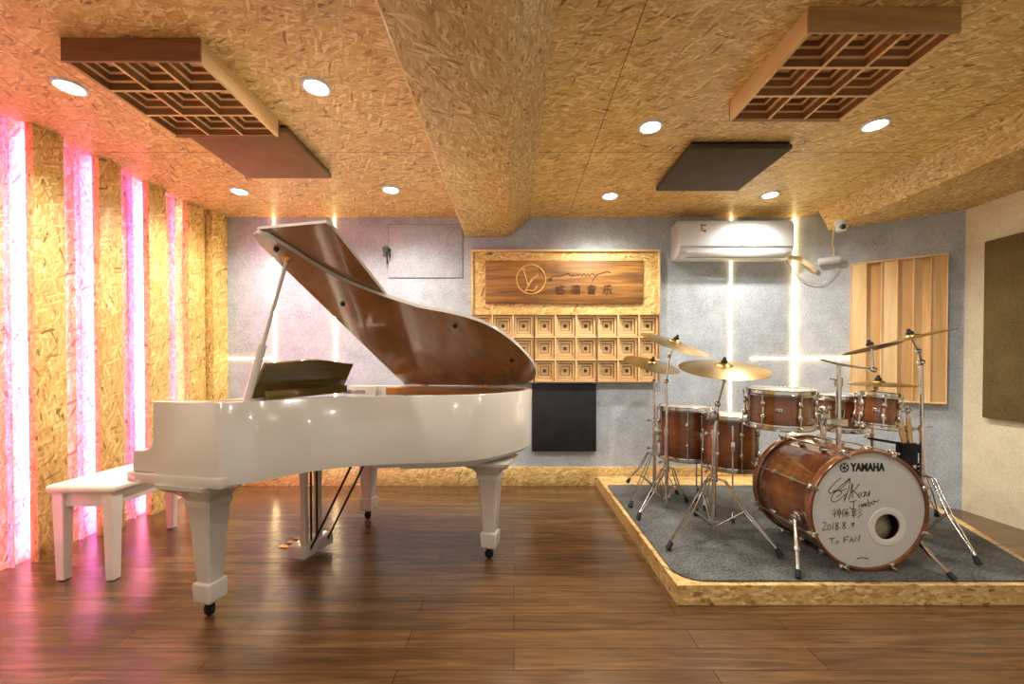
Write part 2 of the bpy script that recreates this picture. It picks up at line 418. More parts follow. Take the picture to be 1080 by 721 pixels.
struct(MB().box(.80, 2.70, BACK - .025, BACK, .0, .185, .003).build('baseboard_right', M['osb_front']))
# the boxed beam across the ceiling (slanted on its right side) and the soffit over the right wall
mb = MB(); sec = [(-.475, CEIL), (-.475, 2.425), (-.462, 2.41), (-.055, 2.41), (-.03, 2.418), (.165, CEIL)]
mb.prism(sec, YR, BACK, f=lambda x, z, y: (x, y, z)); struct(mb.build('ceiling_beam', M['osb_beam'], smooth=30))
mb = MB(); mb.prism([(2.83, CEIL), (2.92, 2.42), (XR, 2.42), (XR, CEIL)], YR, 3.80, f=lambda x, z, y: (x, y, z)); struct(mb.build('ceiling_soffit', M['osb_beam'], smooth=0))

# left wall: boards standing off the wall, pink light behind their far edges, white behind their near edges
slats = [(1.64, 1.80), (2.03, 2.19), (2.415, 2.58), (2.797, 2.955), (3.175, 3.335), (3.56, 3.745)]
for i, (a, b) in enumerate(slats):
    struct(MB().box(XS0, XS1, a, b, 0.0, CEIL, .002).build('trim_%d' % (i + 1), M['osb_wall']))
for i in range(1, len(slats)):
    far = slats[i - 1][1]; near = slats[i][0]
    nm, mt = ('magenta', M['led_magenta']) if i == 4 else ('pink', M['led_pink'])
    w = [0, 'nearest the camera, outside the photo', 'at the left edge of the photo', 'second from the left edge of the photo', 'third from the left edge of the photo', 'nearest the back corner'][i]
    o = MB().box(XS0 - .003, XS0, far - .052, far - .036, .02, CEIL - .02).build('led_strip', mt)
    tag(o, '%s light strip lighting the wall recess %s' % (nm, w), 'light strip', 'coloured light strips on the left wall')
    struct(MB().box(XL, XL + .034, near - .064, near - .060, 0, CEIL).build('trim_%d' % (10 + i), M['osb_wall']))
    o = MB().box(XS0 - .003, XS0, near + .026, near + .042, .02, CEIL - .02).build('led_strip', M['led_white'])
    tag(o, 'white light strip lighting the wall recess %s' % w, 'light strip', 'white light strips on the left wall')

# warm light tubes on the back wall
def tube_light(p0, p1, label):
    mb = MB(); mb.tube([p0, p1], .0055, 10); o = mb.build('light_tube', M['tube_warm']); tag(o, label, 'light', 'warm light tubes on the back wall')
yb = BACK - .005
xa, xb, xc = at(289, 300, yb).x, at(353, 300, yb).x, at(771, 300, yb).x
zh = at(300, 378, yb).z
tube_light((xa, yb, .19), (xa, yb, CEIL), 'upright warm light tube nearest the left corner of the back wall')
tube_light((xb, yb, .19), (xb, yb, CEIL), 'upright warm light tube behind the piano lid, left of the wall hatch')
tube_light((xc, yb, .19), (xc, yb, CEIL), 'upright warm light tube running down behind the large cymbal below the air conditioner')
cx_ = CNR.x - .012
tube_light((cx_, yb - .004, .19), (cx_, yb - .004, CEIL), 'upright warm light tube in the corner at the right end of the air conditioner')
tube_light((-2.77, yb, zh), (xa - .01, yb, zh), 'short level warm light tube left of the raised piano lid')
tube_light((at(792, 378, yb).x, yb, zh), (cx_ - .012, yb, zh), 'level warm light tube on the back wall above the rack toms')
dv = (CN2 - CNR).normalized(); nv = Vector((-dv.y, dv.x)); nv = -nv if nv.y > 0 else nv
def ang(t, off, z): p = CNR + dv * t + nv * off; return Vector((p.x, p.y, z))
tube_light(ang(.012, .007, zh), ang(.44, .007, zh), 'level warm light tube on the angled wall left of the wooden slat panel')

# ------------------------------------------------------------------ ceiling fixtures
dl = [(-2.27, 2.10, 'left of the left wooden grid panel'), (-1.01, 2.10, 'between the left wooden grid panel and the beam'), (-2.25, 3.36, 'behind the left brown ceiling panel, by the left wall'), (-1.0, 3.33, 'above the wall hatch, left of the beam'),
      (.815, 2.45, 'between the beam and the right wooden grid panel'), (.81, 3.45, 'above the wall sign, right of the beam'), (2.145, 3.43, 'above the air conditioner'), (2.14, 2.43, 'behind the right wooden grid panel, by the soffit')]
extra = [(-2.27, .85), (-1.01, .85), (.81, 1.2), (2.14, 1.2), (-1.01, -.4), (.81, -.2), (-2.27, -.4), (2.14, -.2)]
def downlight(x, y, label, power=62):
    t = thing('downlight', label, 'ceiling light', (x, y, CEIL), 0, 'recessed ceiling downlights')
    T = Matrix.Identity(4)
    MB().lathe([(.054, -.001), (.054, -.008), (.06, -.011), (.070, -.008), (.074, 0.0)], 32).build('trim_ring', M['white_plastic'], t)
    MB().lathe([(0, -.006), (.04, -.0065), (.054, -.004), (.054, -.001), (0, -.001)], 24).build('lens', M['lamp_glow'], t)
    l = bpy.data.lights.new('downlight_lamp', 'SPOT'); l.energy = power; l.color = (1.0, .93, .82); l.spot_size = R(150); l.spot_blend = .9; l.shadow_soft_size = .04
    o = bpy.data.objects.new('downlight_lamp', l); C.objects.link(o); o.parent = t; o.location = (0, 0, -.03)
for x, y, w in dl: downlight(x, y, 'bright recessed ceiling downlight ' + w)
wx = ['beside the pink-lit wall', 'left of the beam', 'right of the beam', 'beside the soffit']
for k, (x, y) in enumerate(sorted(extra, key=lambda p: (p[1] < .5, p[0]))): downlight(x, y, 'recessed ceiling downlight %s, in the %s row nearer than the grid panels' % (wx[k % 4], 'first' if k < 4 else 'second'), 20)

def stepped_grid(nx, nz, cell, depth, mb, T, mi=0, mi2=1, wall=.009):
    """a grid of square wells, each stepping down in three tiers to a small hole; local xy plane, open to +z"""
    W, H = nx * cell, nz * cell
    tiers = [(0, .5 - .05), (-.34, .36), (-.62, .25), (-.86, .13)]
    verts, faces, mis = [], [], []
    for i in range(nx):
        for j in range(nz):
            cx, cy = -W / 2 + cell * (i + .5), -H / 2 + cell * (j + .5)
            rings = [(cell / 2, depth)]
            prevz = depth
            seq = [(cell * .462, depth), (cell * .438, depth * .66), (cell * .345, depth * .66), (cell * .315, depth * .38), (cell * .225, depth * .38), (cell * .195, depth * .16), (cell * .075, depth * .16), (cell * .065, depth * .03)]
            rings += seq
            base = len(verts)
            for h, z in rings: verts += [(cx - h, cy - h, z), (cx + h, cy - h, z), (cx + h, cy + h, z), (cx - h, cy + h, z)]
            for k in range(len(rings) - 1):
                for e in range(4): faces.append(tuple(base + q for q in (k * 4 + e, k * 4 + (e + 1) % 4, (k + 1) * 4 + (e + 1) % 4, (k + 1) * 4 + e))); mis.append(2 if k % 2 else mi)
            k = (len(rings) - 1) * 4; faces.append(tuple(base + k + e for e in range(4))); mis.append(mi2)
    vs = [mb.bm.verts.new(T @ Vector(v)) for v in verts]
    for f, m_ in zip(faces, mis): mb.bm.faces.new([vs[q] for q in f]).material_index = m_

def grid_panel_ceiling(x, y0, label, end):
    W = .605; zb = 2.50
    t = thing('ceiling_diffuser', label, 'acoustic panel', (x, y0 + W / 2, zb), 0, 'wooden grid panels on the ceiling')
    mb = MB(); T = frame((0, 0, .095), (0, 0, -1), (1, 0, 0)); h = W / 2 - .012
    stepped_grid(3, 3, 2 * h / 3, .09, mb, T); mb.build('stepped_grid', [M['pine_x'], M['vent_dark'], M['riser_shade']], t, smooth=0)
    h = W / 2
    for a in ((-h, h, -h, -h + .012), (-h, h, h - .012, h)): MB().box(*a, 0, .10, .001).build('end_board', end, t, label='end board with shade in its colour')
    for a in ((-h, -h + .012, -h + .012, h - .012), (h - .012, h, -h + .012, h - .012)): MB().box(*a, 0, .10, .001).build('side_board', M['pine'], t)
    return t
grid_panel_ceiling(-1.67, 1.79, 'wooden nine-cell grid panel with end board coloured dark brown as in shade on the ceiling over the piano', M['end_shade_brown'])
grid_panel_ceiling(1.475, 1.635, 'wooden nine-cell grid panel with end board coloured olive brown as in shade on the ceiling over the drums', M['end_shade_olive'])
def fabric_ceiling(x0, x1, y0, y1, label, mat):
    t = thing('ceiling_panel', label, 'acoustic panel', ((x0 + x1) / 2, (y0 + y1) / 2, 2.55))
    hx, hy = (x1 - x0) / 2, (y1 - y0) / 2
    MB().box(-hx, hx, -hy, hy, 0, .035, .008).build('fabric_face', mat, t)
    MB().box(-hx + .012, hx - .012, -hy + .012, hy - .012, .035, .05).build('backing_frame', M['black_metal'], t)
fabric_ceiling(-1.965, -1.345, 2.43, 3.03, 'brown fabric acoustic panel on the ceiling behind the left grid panel', M['felt_brown'])
fabric_ceiling(1.125, 1.775, 2.61, 3.25, 'dark grey fabric acoustic panel on the ceiling behind the right grid panel', M['felt_charcoal'])

# ------------------------------------------------------------------ wall sign and diffusers
yf = BACK - .07                                                      # face plane of the sign's raised edges
p0, p1 = at(497, 263, yf), at(696, 403, yf)
X0, X1, Z1, Z0 = p0.x, p1.x, p0.z, p1.z
zmid = at(600, 331, yf).z
sg = thing('wall_sign', 'wooden studio name sign of chipboard with a carved dark plaque', 'sign', ((X0 + X1) / 2, BACK, zmid))
hx = (X1 - X0) / 2; H = Z1 - zmid
mb = MB(); mb.box(-hx, hx, -.05, 0, 0, H); mb.build('backing_board', M['osb_sign'], sg)
mb = MB(); mb.box(-hx, hx, -.07, -.05, H - .018, H, .002); mb.box(-hx, -hx + .018, -.07, -.05, 0.0, H - .018, .002); mb.box(hx - .018, hx, -.07, -.05, 0, H - .018, .002)
mb.build('edge_frame', M['pine_x'], sg)
q0, q1 = at(512, 274.5, yf), at(678.5, 320, yf); ox = (X0 + X1) / 2
pl = MB().box(q0.x - ox, q1.x - ox, -.068, -.05, q1.z - zmid, q0.z - zmid, .003).build('plaque', M['plaque'], sg)
PY = -.069
lc = at(560, 294.5, yf); lx, lz = lc.x - ox, lc.z - zmid; lr = 15.2 / F * yf
def PT(x, z): return Matrix.Translation((x, PY, z)) @ Matrix.Rotation(PI / 2, 4, 'X')
mb = MB(); T = PT(lx, lz); n = 48
mb.tube([(lr * math.cos(2 * PI * i / n), lr * math.sin(2 * PI * i / n), 0) for i in range(n + 1)], .006, 8, 0, T)
s = lr / 15.2
ribs = [[(-8.5, 10.5), (-6, 4), (-4, -3), (-3.2, -6)], [(7.5, 5), (3, 1), (-1, -4), (-4, -9), (-6, -12)], [(-7, -12.2), (-2, -11.2), (2, -12), (5, -9.5), (6.5, -6.5)], [(-10, 10.6), (-6.5, 10.6)], [(-3.2, -6), (-1, -2.5), (1.5, 1)]]
for rb in ribs: mb.tube([(x * s, y * s, 0) for x, y in [tuple(p[:2]) for p in spline(rb, 4)]], .0055, 8, 0, T)
mb.build('emblem', M['gold_wood'], pl, label='round monogram emblem')
mb = MB(); s1 = yf / F
def pp(px, py): q = at(px, py, yf); return (q.x - ox, q.z - zmid)
T = PT(0, 0)
strokes = [[(578, 295.5), (580, 293.5), (582, 295), (580, 296), (578, 294.5)], [(581, 294), (584, 290.5), (590, 291), (597, 289), (600, 288), (601, 290), (604, 291)],
           [(604, 291), (605, 288.5), (606.5, 291), (609, 288.5), (610, 291), (612, 288.5), (614, 291), (616, 288), (618, 291), (620, 288.5), (622, 291), (625, 287.5), (627, 290), (631, 289)],
           [(624.5, 297), (627, 293), (631, 289), (636, 287.5), (641, 286), (644, 287.5)]]
for st in strokes: mb.tube([(*pp(*tuple(p[:2])), 0) for p in spline(st, 4)], .004, 6, 0, T)
mb.build('script_lettering', M['dark_wood'], pl, label='carved dark script lettering')
for ch, px in zip('悠德音乐', (590.5, 607, 624, 640.5)):
    mb = MB(); x, z = pp(px, 306); add_text(mb, ch, .1, PT(x, z), .005); mb.build('carved_character', M['dark_wood'], pl, smooth=0)
# three stepped diffuser panels under the sign
W3 = (X1 - X0) / 3; wl = ['left diffuser panel under the sign, partly behind the piano lid', 'middle diffuser panel under the sign', 'right diffuser panel under the sign, beside the cymbals']
for k in range(3):
    t = thing('wall_diffuser', 'pale wooden stepped-square ' + wl[k], 'acoustic panel', (X0 + W3 * (k + .5), BACK, Z0), 0, 'stepped diffuser panels under the sign')
    hh = zmid - Z0 - .002; mb = MB(); w = W3 - .004
    T = Matrix.Translation((0, 0, hh / 2)) @ frame((0, 0, 0), (0, -1, 0), (1, 0, 0)) @ Matrix.Diagonal((1, hh / (3 * w / 3), 1, 1))
    stepped_grid(3, 3, w / 3, .07, mb, T); mb.build('stepped_grid', [M['pine_x'], M['vent_dark'], M['riser_shade']], t, smooth=0)
    mb = MB()
    for a in ((-w / 2, w / 2, -.001, .004), (-w / 2, w / 2, hh - .004, hh)): mb.box(a[0], a[1], -.07, 0, a[2], a[3])
    for a in ((-w / 2, -w / 2 + .004), (w / 2 - .004, w / 2)): mb.box(a[0], a[1], -.07, 0, .003, hh - .003)
    mb.build('edge_frame', M['pine_x'], t)
yp = BACK - .045
a, b = at(561, 403.5, yp), at(629, 476, yp)
tp = thing('wall_panel', 'square black fabric acoustic panel on the back wall under the sign', 'acoustic panel', ((a.x + b.x) / 2, BACK, b.z))
hx = (b.x - a.x) / 2
MB().box(-hx, hx, -.045, -.012, 0, a.z - b.z - .01, .008).build('fabric_face', M['felt_black'], tp)
MB().box(-hx + .015, hx - .015, -.012, 0, .015, a.z - b.z - .02).build('backing_frame', M['black_metal'], tp)

# hatch with keys
a, b = at(410, 237, BACK), at(488, 293, BACK)
hb = thing('wall_hatch', 'grey felt covered hatch door in the back wall with keys in its lock', 'hatch', ((a.x + b.x) / 2, BACK, b.z))
hx = (b.x - a.x) / 2; hh = a.z - b.z
MB().box(-hx, hx, -.012, 0, 0, hh, .004).build('panel', M['felt_grey'], hb)
MB().box(-hx - .004, hx + .004, -.003, 0, -.004, hh + .004).build('frame', M['vent_dark'], hb)
k = at(408.5, 264, BACK); kx, kz = k.x - (a.x + b.x) / 2 + .02, k.z - b.z
lk = MB().lathe([(0, .02), (.018, .018), (.022, .01), (.022, 0), (0, 0)], 20, 0, frame((kx, -.012, kz), (0, -1, 0))).build('lock', M['chrome'], hb)
mb = MB(); mb.lathe([(0, .004), (.030, .004), (.034, 0), (.030, -.004), (0, -.004)], 18, 0, frame((kx - .015, -.05, kz - .005), (.3, -1, 0))); mb.box(kx - .012, kx + .002, -.056, -.049, kz - .14, kz - .02, .002); mb.box(kx + .014, kx + .026, -.056, -.049, kz - .085, kz - .01, .002); mb.box(kx - .004, kx + .026, -.056, -.03, kz - .012, kz + .004, .002)
mb.build('key', M['black_metal'], lk)

# ------------------------------------------------------------------ right side panels
def on_ang(px, off=0):
    lo, hi = 0.0, 1.2
    for _ in range(40):
        m_ = (lo + hi) / 2
        if proj(ang(m_, off, 1.5))[0] < px: lo = m_
        else: hi = m_
    return lo
tA, tB = on_ang(897, .05), on_ang(999.5, .05)
w = tB - tA; pA = ang(tA, 0, .87); ztop = at(897, 278, ang(tA, .05, 1).y).z; zbot = at(998, 426, ang(tB, .05, 1).y).z
sp = thing('slat_diffuser', 'pale wooden upright slat diffuser panel on the angled wall behind the drums', 'acoustic panel', ang(tA, 0, zbot), math.atan2(dv.y, dv.x))
hh = ztop - zbot
for z in (0, hh - .012): MB().box(0, w, -.055, 0, z, z + .012).build('end_board', M['pine_v'], sp)
sw = w / 6; deps = [.05, .02, .042, .03, .014, .046]
for k in range(6):
    MB().box(k * sw + (.006 if k else 0), (k + 1) * sw, -deps[k], 0, .012, hh - .012, .001).build('slat', M['pine_v'] if k % 2 == 0 else M['pine_v2'], sp)
for k in range(7):
    x = min(k * sw, w - .006); MB().box(x, x + .006, -.055, 0, .012, hh - .012).build('divider', M['pine_v'], sp)
xp = XR - .045; Ya = 430 * xp / (1036 - 542)
za, zb_ = at(1036, 255, Ya).z, at(1036, 440, Ya).z
wp = thing('wall_panel', 'large olive brown fabric acoustic panel on the cream right wall', 'acoustic panel', (XR, Ya - .6, zb_))
MB().box(-.045, -.012, -.6, .6, 0, za - zb_, .008).build('fabric_face', M['felt_olive'], wp)
MB().box(-.012, 0, -.585, .585, .015, za - zb_ - .015).build('backing_frame', M['black_metal'], wp)

# ------------------------------------------------------------------ air conditioner
AF = BACK - .21
a, b = at(716.5, 231, AF), at(838, 263, AF)
b.x = min(b.x, CNR.x - .03)
acw = b.x - a.x
ac = thing('air_conditioner', 'white wall mounted air conditioner above the drum kit', 'air conditioner', ((a.x + b.x) / 2, BACK, 2.16))
ztp = a.z - 2.16; zf = b.z - 2.16
prof = [(0, 0.01), (-.10, .0), (-.165, .03), (-.20, zf), (-.212, zf + .03), (-.212, ztp - .05), (-.195, ztp - .012), (-.17, ztp), (0, ztp)]
mb = MB(); mb.prism(prof, -acw / 2, acw / 2, f=lambda y, z, x: (x, y, z)); bb = mb.build('body', M['white_plastic'], ac, smooth=50)
bv = bb.modifiers.new('bevel', 'BEVEL'); bv.width = .012; bv.segments = 3; bv.limit_method = 'ANGLE'
MB().box(-acw / 2 + .008, acw / 2 - .008, -.222, -.211, zf + .028, ztp - .045, .006).build('front_panel', M['white_plastic'], ac)
mb = MB(); T = frame((0, -.19, zf - .03), (0, -.86, -.5), (1, 0, 0)); mb.box(-acw / 2 + .07, acw / 2 - .07, -.035, .02, -.004, .012, .004, 0, T); mb.build('louver', M['white_plastic'], ac)
mb = MB(); mb.box(-acw / 2 + .07, acw / 2 - .07, -.038, -.030, .004, .010, .001, 0, T); mb.build('vent_slot', M['vent_dark'], ac)
ex = at(741, 240, AF).x - (a.x + b.x) / 2
mb = MB(); mb.box(ex - .03, ex + .03, -.2235, -.222, ztp - .13, ztp - .052); en = mb.build('energy_label', M['white_paint'], ac)
mb = MB(); mb.box(ex - .028, ex + .028, -.2245, -.2235, ztp - .066, ztp - .054)
for k in range(4): mb.box(ex - .024, ex - .004 + .006 * k, -.2245, -.2235, ztp - .078 - .012 * k, ztp - .071 - .012 * k)
mb.box(ex + .01, ex + .026, -.2245, -.2235, ztp - .124, ztp - .1); mb.build('print', M['label_blue'], en)
bx = at(783, 254, AF).x - (a.x + b.x) / 2
mb = MB(); mb.box(bx - .036, bx + .036, -.2235, -.2215, zf + .043, zf + .055, .0005); mb.build('maker_mark', M['steel'], ac, smooth=0)
# wrapped pipe and cables from the air conditioner to the angled wall
def pa(px, py, off): 
    t_ = on_ang(px, off); p = ang(t_, off, 1); return at(px, py, p.y)
pts = [at(826, 271, BACK - .10), at(836, 271.5, BACK - .1), at(845, 274, BACK - .09), pa(853, 279, .06), pa(861, 285, .025)]
o = MB().tube(spline(pts, 5), .022, 12).build('wrapped_pipe', M['cream_wrap']); tag(o, 'cream wrapped pipe leaving the right end of the air conditioner', 'pipe')
o = MB().tube(spline([at(829, 273, BACK - .06), at(838, 287, BACK - .03), pa(850, 297, .03), pa(866, 299, .03), pa(878, 290, .03), pa(884, 280, .03)], 6), .004, 6).build('cable', M['steel']); tag(o, 'thin grey cable sagging below the wrapped pipe', 'cable')
# two small cameras
cb = pa(881, 275, .0)
t = thing('security_camera', 'white bullet security camera pointing right on the angled wall', 'camera', cb, math.atan2(dv.y, dv.x))
MB().tube([(-.13, -.05, .0), (-.12, -.05, 0), (0.03, -.055, 0), (.035, -.055, 0)], [.02, .032, .032, .028], 18).build('housing', M['white_plastic'], t)
MB().lathe([(0, .012), (.02, .01), (.027, 0), (0, 0)], 18, 0, frame((.034, -.055, 0), (1, 0, 0), (0, 1, 0))).build('lens', M['drum_ring'], t)
MB().tube([(-.05, 0, -.0), (-.05, -.05, 0)], .014, 12).build('bracket', M['white_plastic'], t)
ca = at(887, 246, 3.55)
t = thing('security_camera', 'white turret security camera hanging under the ceiling soffit', 'camera', (ca.x, ca.y, 2.42))
MB().lathe([(0, 0), (.05, 0), (.05, -.02), (.04, -.035), (.04, -.075), (.036, -.085), (0, -.085)], 24, 0, None).build('housing', M['white_plastic'], t)
MB().lathe([(0, .018), (.016, .014), (.025, 0), (0, 0)], 18, 0, frame((-.01, -.03, -.06), (-.2, -1, -.5), (1, 0, 0))).build('lens', M['glass_black'], t)
o = MB().tube(spline([(ca.x - .045, ca.y + .02, 2.41), pa(878, 258, .03), pa(880, 264, .03), pa(879, 270, .04)], 6), .006, 8).build('cable', M['cream_wrap']); tag(o, 'pale cable between the two security cameras', 'cable')

# ------------------------------------------------------------------ drum platform and mat
PZ = .097
po = MB().prism([(.80, 1.985), (2.72, 1.985), (3.28, 3.2), (2.98, 3.62), (2.66, 3.925), (.80, 3.925)], 0, PZ).build('drum_platform', M['osb_platform'], smooth=0)
tag(po, 'low chipboard stage platform carrying the drum kit', 'platform')
def rounded(pts, rad, seg=6):
    out = []; n = len(pts)
    for i, p in enumerate(pts):
        p = Vector(p); a = Vector(pts[i - 1]) - p; b = Vector(pts[(i + 1) % n]) - p; r = rad[i] if isinstance(rad, list) else rad
        if r <= 0: out.append(tuple(p)); continue
        a.normalize(); b.normalize()
        th = a.angle(b); d = r / math.tan(th / 2); c = p + (a + b).normalized() * (r / math.sin(th / 2))
        s0 = p + a * d - c; s1 = p + b * d - c; a0 = math.atan2(s0.y, s0.x); a1 = math.atan2(s1.y, s1.x)
        da = (a1 - a0 + PI) % (2 * PI) - PI
        for k in range(seg + 1):
            t = a0 + da * k / seg; out.append((c.x + r * math.cos(t), c.y + r * math.sin(t)))
    return out
mo = MB().prism(rounded([(.825, 2.015), (2.69, 2.015), (3.2, 3.2), (2.95, 3.6), (.83, 3.62)], [.14, .05, .05, .05, .03]), PZ, PZ + .01).build('drum_mat', M['mat'], smooth=0)
tag(mo, 'charcoal carpet mat under the drum kit on the platform', 'mat')
MZ = PZ + .01

# ------------------------------------------------------------------ grand piano (local x runs keyboard to tail, y treble to bass)
PR = thing('grand_piano', 'white baby grand piano with its lid propped open', 'piano', (-1.427, 1.905, 0), R(-13.6))
ZT, ZB = 1.015, .655
side = [(.10, -.12), (.20, -.105), (.285, -.03), (.345, .09), (.43, .215), (.57, .335), (.78, .435), (.98, .515), (1.12, .61), (1.215, .75), (1.285, .93), (1.315, 1.1), (1.29, 1.24), (1.20, 1.335), (1.07, 1.37)]
path = [Vector((-.17, -.12, 0))] + spline(side, 6) + [Vector((-.17, 1.37, 0))]
def offset_path(path, d):
    out = []
    for i, p in enumerate(path):
        a = path[max(0, i - 1)]; b = path[min(len(path) - 1, i + 1)]; t = (b - a).normalized(); out.append(p + Vector((-t.y, t.x, 0)) * d)
    return out
def ring_wall(mb, path, d0, d1, z0, z1, bev=.004, mi=0):
    o, i_ = offset_path(path, d0), offset_path(path, d1); k = len(path)
    oi = offset_path(path, d0 + (bev if d1 > d0 else -bev)); ii = offset_path(path, d1 - (bev if d1 > d0 else -bev))
    verts = []; 
    for q in range(k):
        verts += [(*o[q][:2], z0), (*o[q][:2], z1 - bev), (*oi[q][:2], z1), (*ii[q][:2], z1), (*i_[q][:2], z1 - bev), (*i_[q][:2], z0)]
    faces = []
    for q in range(k - 1):
        for e in range(6): faces.append((q * 6 + e, q * 6 + (e + 1) % 6, (q + 1) * 6 + (e + 1) % 6, (q + 1) * 6 + e))
    faces += [tuple(range(6)), tuple((k - 1) * 6 + e for e in range(5, -1, -1))]
    mb.add(verts, faces, mi)
mb = MB(); ring_wall(mb, path, 0, .045, ZB, ZT)
mb.build('rim', M['white_gloss'], PR, smooth=45)
mb = MB(); ring_wall(mb, [p for p in path if p.x > .12] + [Vector((.14, 1.37, 0))], .046, .07, ZB + .1, ZT - .010); mb.build('inner_rim', M['inner_wood'], PR, smooth=45)
inner = [(p.x, p.y) for p in offset_path(path, .05)]
MB().prism(inner, ZB + .005, ZB + .035).build('bottom_board', M['white_paint'], PR, smooth=0)
MB().prism([(x, y) for x, y in inner if x > .22], .885, .90).build('iron_plate', M['gold_plate'], PR, smooth=0)
mb = MB()
for k in range(70):
    y = .02 + k * .019
    if y < .17: continue
    xs = [x for x, yy in inner if abs(yy - y) < .06 and x > .3]
    x1 = max(xs) - .05 if xs else .5
    if y < .5: x1 = min(x1, .40 + max(0, y - .05) * 1.2)
    if x1 > .34: mb.tube([(.27, y, .915), (x1, y + .0, .912)], .0012, 4)
so = mb.build('strings', M['steel'], PR); so['kind'] = 'stuff'
MB().box(.30, .325, .14, 1.28, .915, .945, .003).build('damper_rail', M['black_key'], PR)
# stepped moulding under the tail
mb = MB()
tail = [(p.x, p.y) for p in offset_path(path, .03) if p.x > .62]; mb.prism(tail, ZB - .025, ZB)
tail = [(p.x, p.y) for p in offset_path(path, .07) if p.x > .70]; mb.prism(tail, ZB - .045, ZB - .025)
mb.build('tail_moulding', M['white_gloss'], PR, smooth=45)
# arms, key bed, keys
for y0, y1 in ((-.118, -.03), (1.28, 1.368)):
    mb = MB(); pr = [(-.30, .69), (-.30, .775), (-.285, .787), (-.235, .79), (-.20, .80), (-.18, .825), (-.172, .865), (-.171, ZT - .004), (-.167, ZT - .0005), (.06, ZT - .0005), (.06, .69)]
    mb.prism(pr, y0, y1, f=lambda x, z, y: (x, y, z))
    ar = mb.build('arm', M['white_gloss'], PR, smooth=40)
    bv = ar.modifiers.new('bevel', 'BEVEL'); bv.width = .006; bv.segments = 2; bv.limit_method = 'ANGLE'; bv.angle_limit = R(60)
MB().box(-.315, .215, -.132, 1.382, .645, .69, .006).build('key_bed', M['white_gloss'], PR)
MB().box(-.30, -.275, -.03, 1.28, .69, .745, .004).build('key_slip', M['white_gloss'], PR)
kp = [(.015, .70)]; w_ = 1.22 / 52
for k in range(52):
    y = .015 + k * w_; kp += [(y + .0006, .752), (y + w_ - .0006, .752), (y + w_, .742)]
kp += [(.015 + 1.22, .70)]
mb = MB(); mb.prism(kp, -.272, -.125, f=lambda y, z, x: (x, y, z)); mb.build('white_keys', M['ivory'], PR, smooth=0)
kp = [(.02, .744)]
for k in range(51):
    if (k % 7) in (1, 4): continue
    y = .015 + (k + 1) * w_; kp += [(y - .006, .7525), (y - .005, .764), (y + .005, .764), (y + .006, .7525)]
kp += [(1.23, .744)]
mb = MB(); mb.prism(kp, -.222, -.125, f=lambda y, z, x: (x, y, z)); mb.build('black_keys', M['black_key'], PR, smooth=0)
mb = MB(); mb.prism([(-.125, .70), (-.125, .90), (-.105, .915), (-.09, .90), (-.09, .70)], -.03, 1.28, f=lambda x, z, y: (x, y, z)); mb.build('fallboard', M['white_gloss'], PR)
# legs
def leg(x, y, zt):
    k = (zt - .06) / .59
    secs = [(.0, .145, .012), (.018, .142, .02), (.032, .128, .02), (.05, .098, .018), (.07, .078, .015), (.09, .066, .012), (.095, .070, .012), (.118, .070, .012), (.122, .061, .01)]
    L = [(x, y, zt - d, h, h, c) for d, h, c in secs] + [(x, y, .172, .038, .038, .006), (x, y, .166, .049, .049, .006), (x, y, .155, .051, .051, .006), (x, y, .085, .047, .047, .006), (x, y, .075, .041, .041, .006)]
    lg = MB().loft(L[::-1]).build('leg', M['white_gloss'], PR, smooth=25)
    mb = MB(); mb.tube([(x, y, .08), (x, y, .055)], .017, 14); mb.box(x - .022, x + .012, y - .014, y - .010, .022, .06, .001); mb.box(x - .022, x + .012, y + .010, y + .014, .022, .06, .001)
    mb.lathe([(0, -.009), (.024, -.009), (.027, -.006), (.027, .006), (.024, .009), (0, .009)], 24, 0, frame((x - .008, y, .0275), (0, 1, 0)))
    mb.build('caster', M['black_metal'], lg)
leg(0, 0, .648); leg(.03, 1.235, .648); leg(1.115, .85, .612)
# lyre with pedals
ly = MB()
for y in (.565, .685): ly.loft([(.03, y, .10, .022, .017, .004), (.03, y, .40, .018, .014, .004), (.03, y, .645, .026, .02, .004)])
ly.box(-.03, .09, .50, .75, .035, .105, .006); ly.box(-.02, .085, .52, .73, .62, .648, .004)
lyo = ly.build('pedal_lyre', M['white_gloss'], PR)
for y in (.565, .625, .685):
    MB().prism([(-.14, y - .016), (-.145, y), (-.14, y + .016), (-.10, y + .014), (-.03, y + .008), (.0, y + .008), (.0, y - .008), (-.03, y - .008), (-.10, y - .014)], .058, .068).build('pedal', M['brass'], lyo)
for y in (.60, .65): MB().tube([(.05, y, .10), (.05, y, .64)], .006, 8).build('pedal_rod', M['black_metal'], lyo)
for y in (.55, .70): MB().tube([(.085, y, .075), (.40, y, .655)], .007, 8).build('lyre_brace', M['black_metal'], lyo)
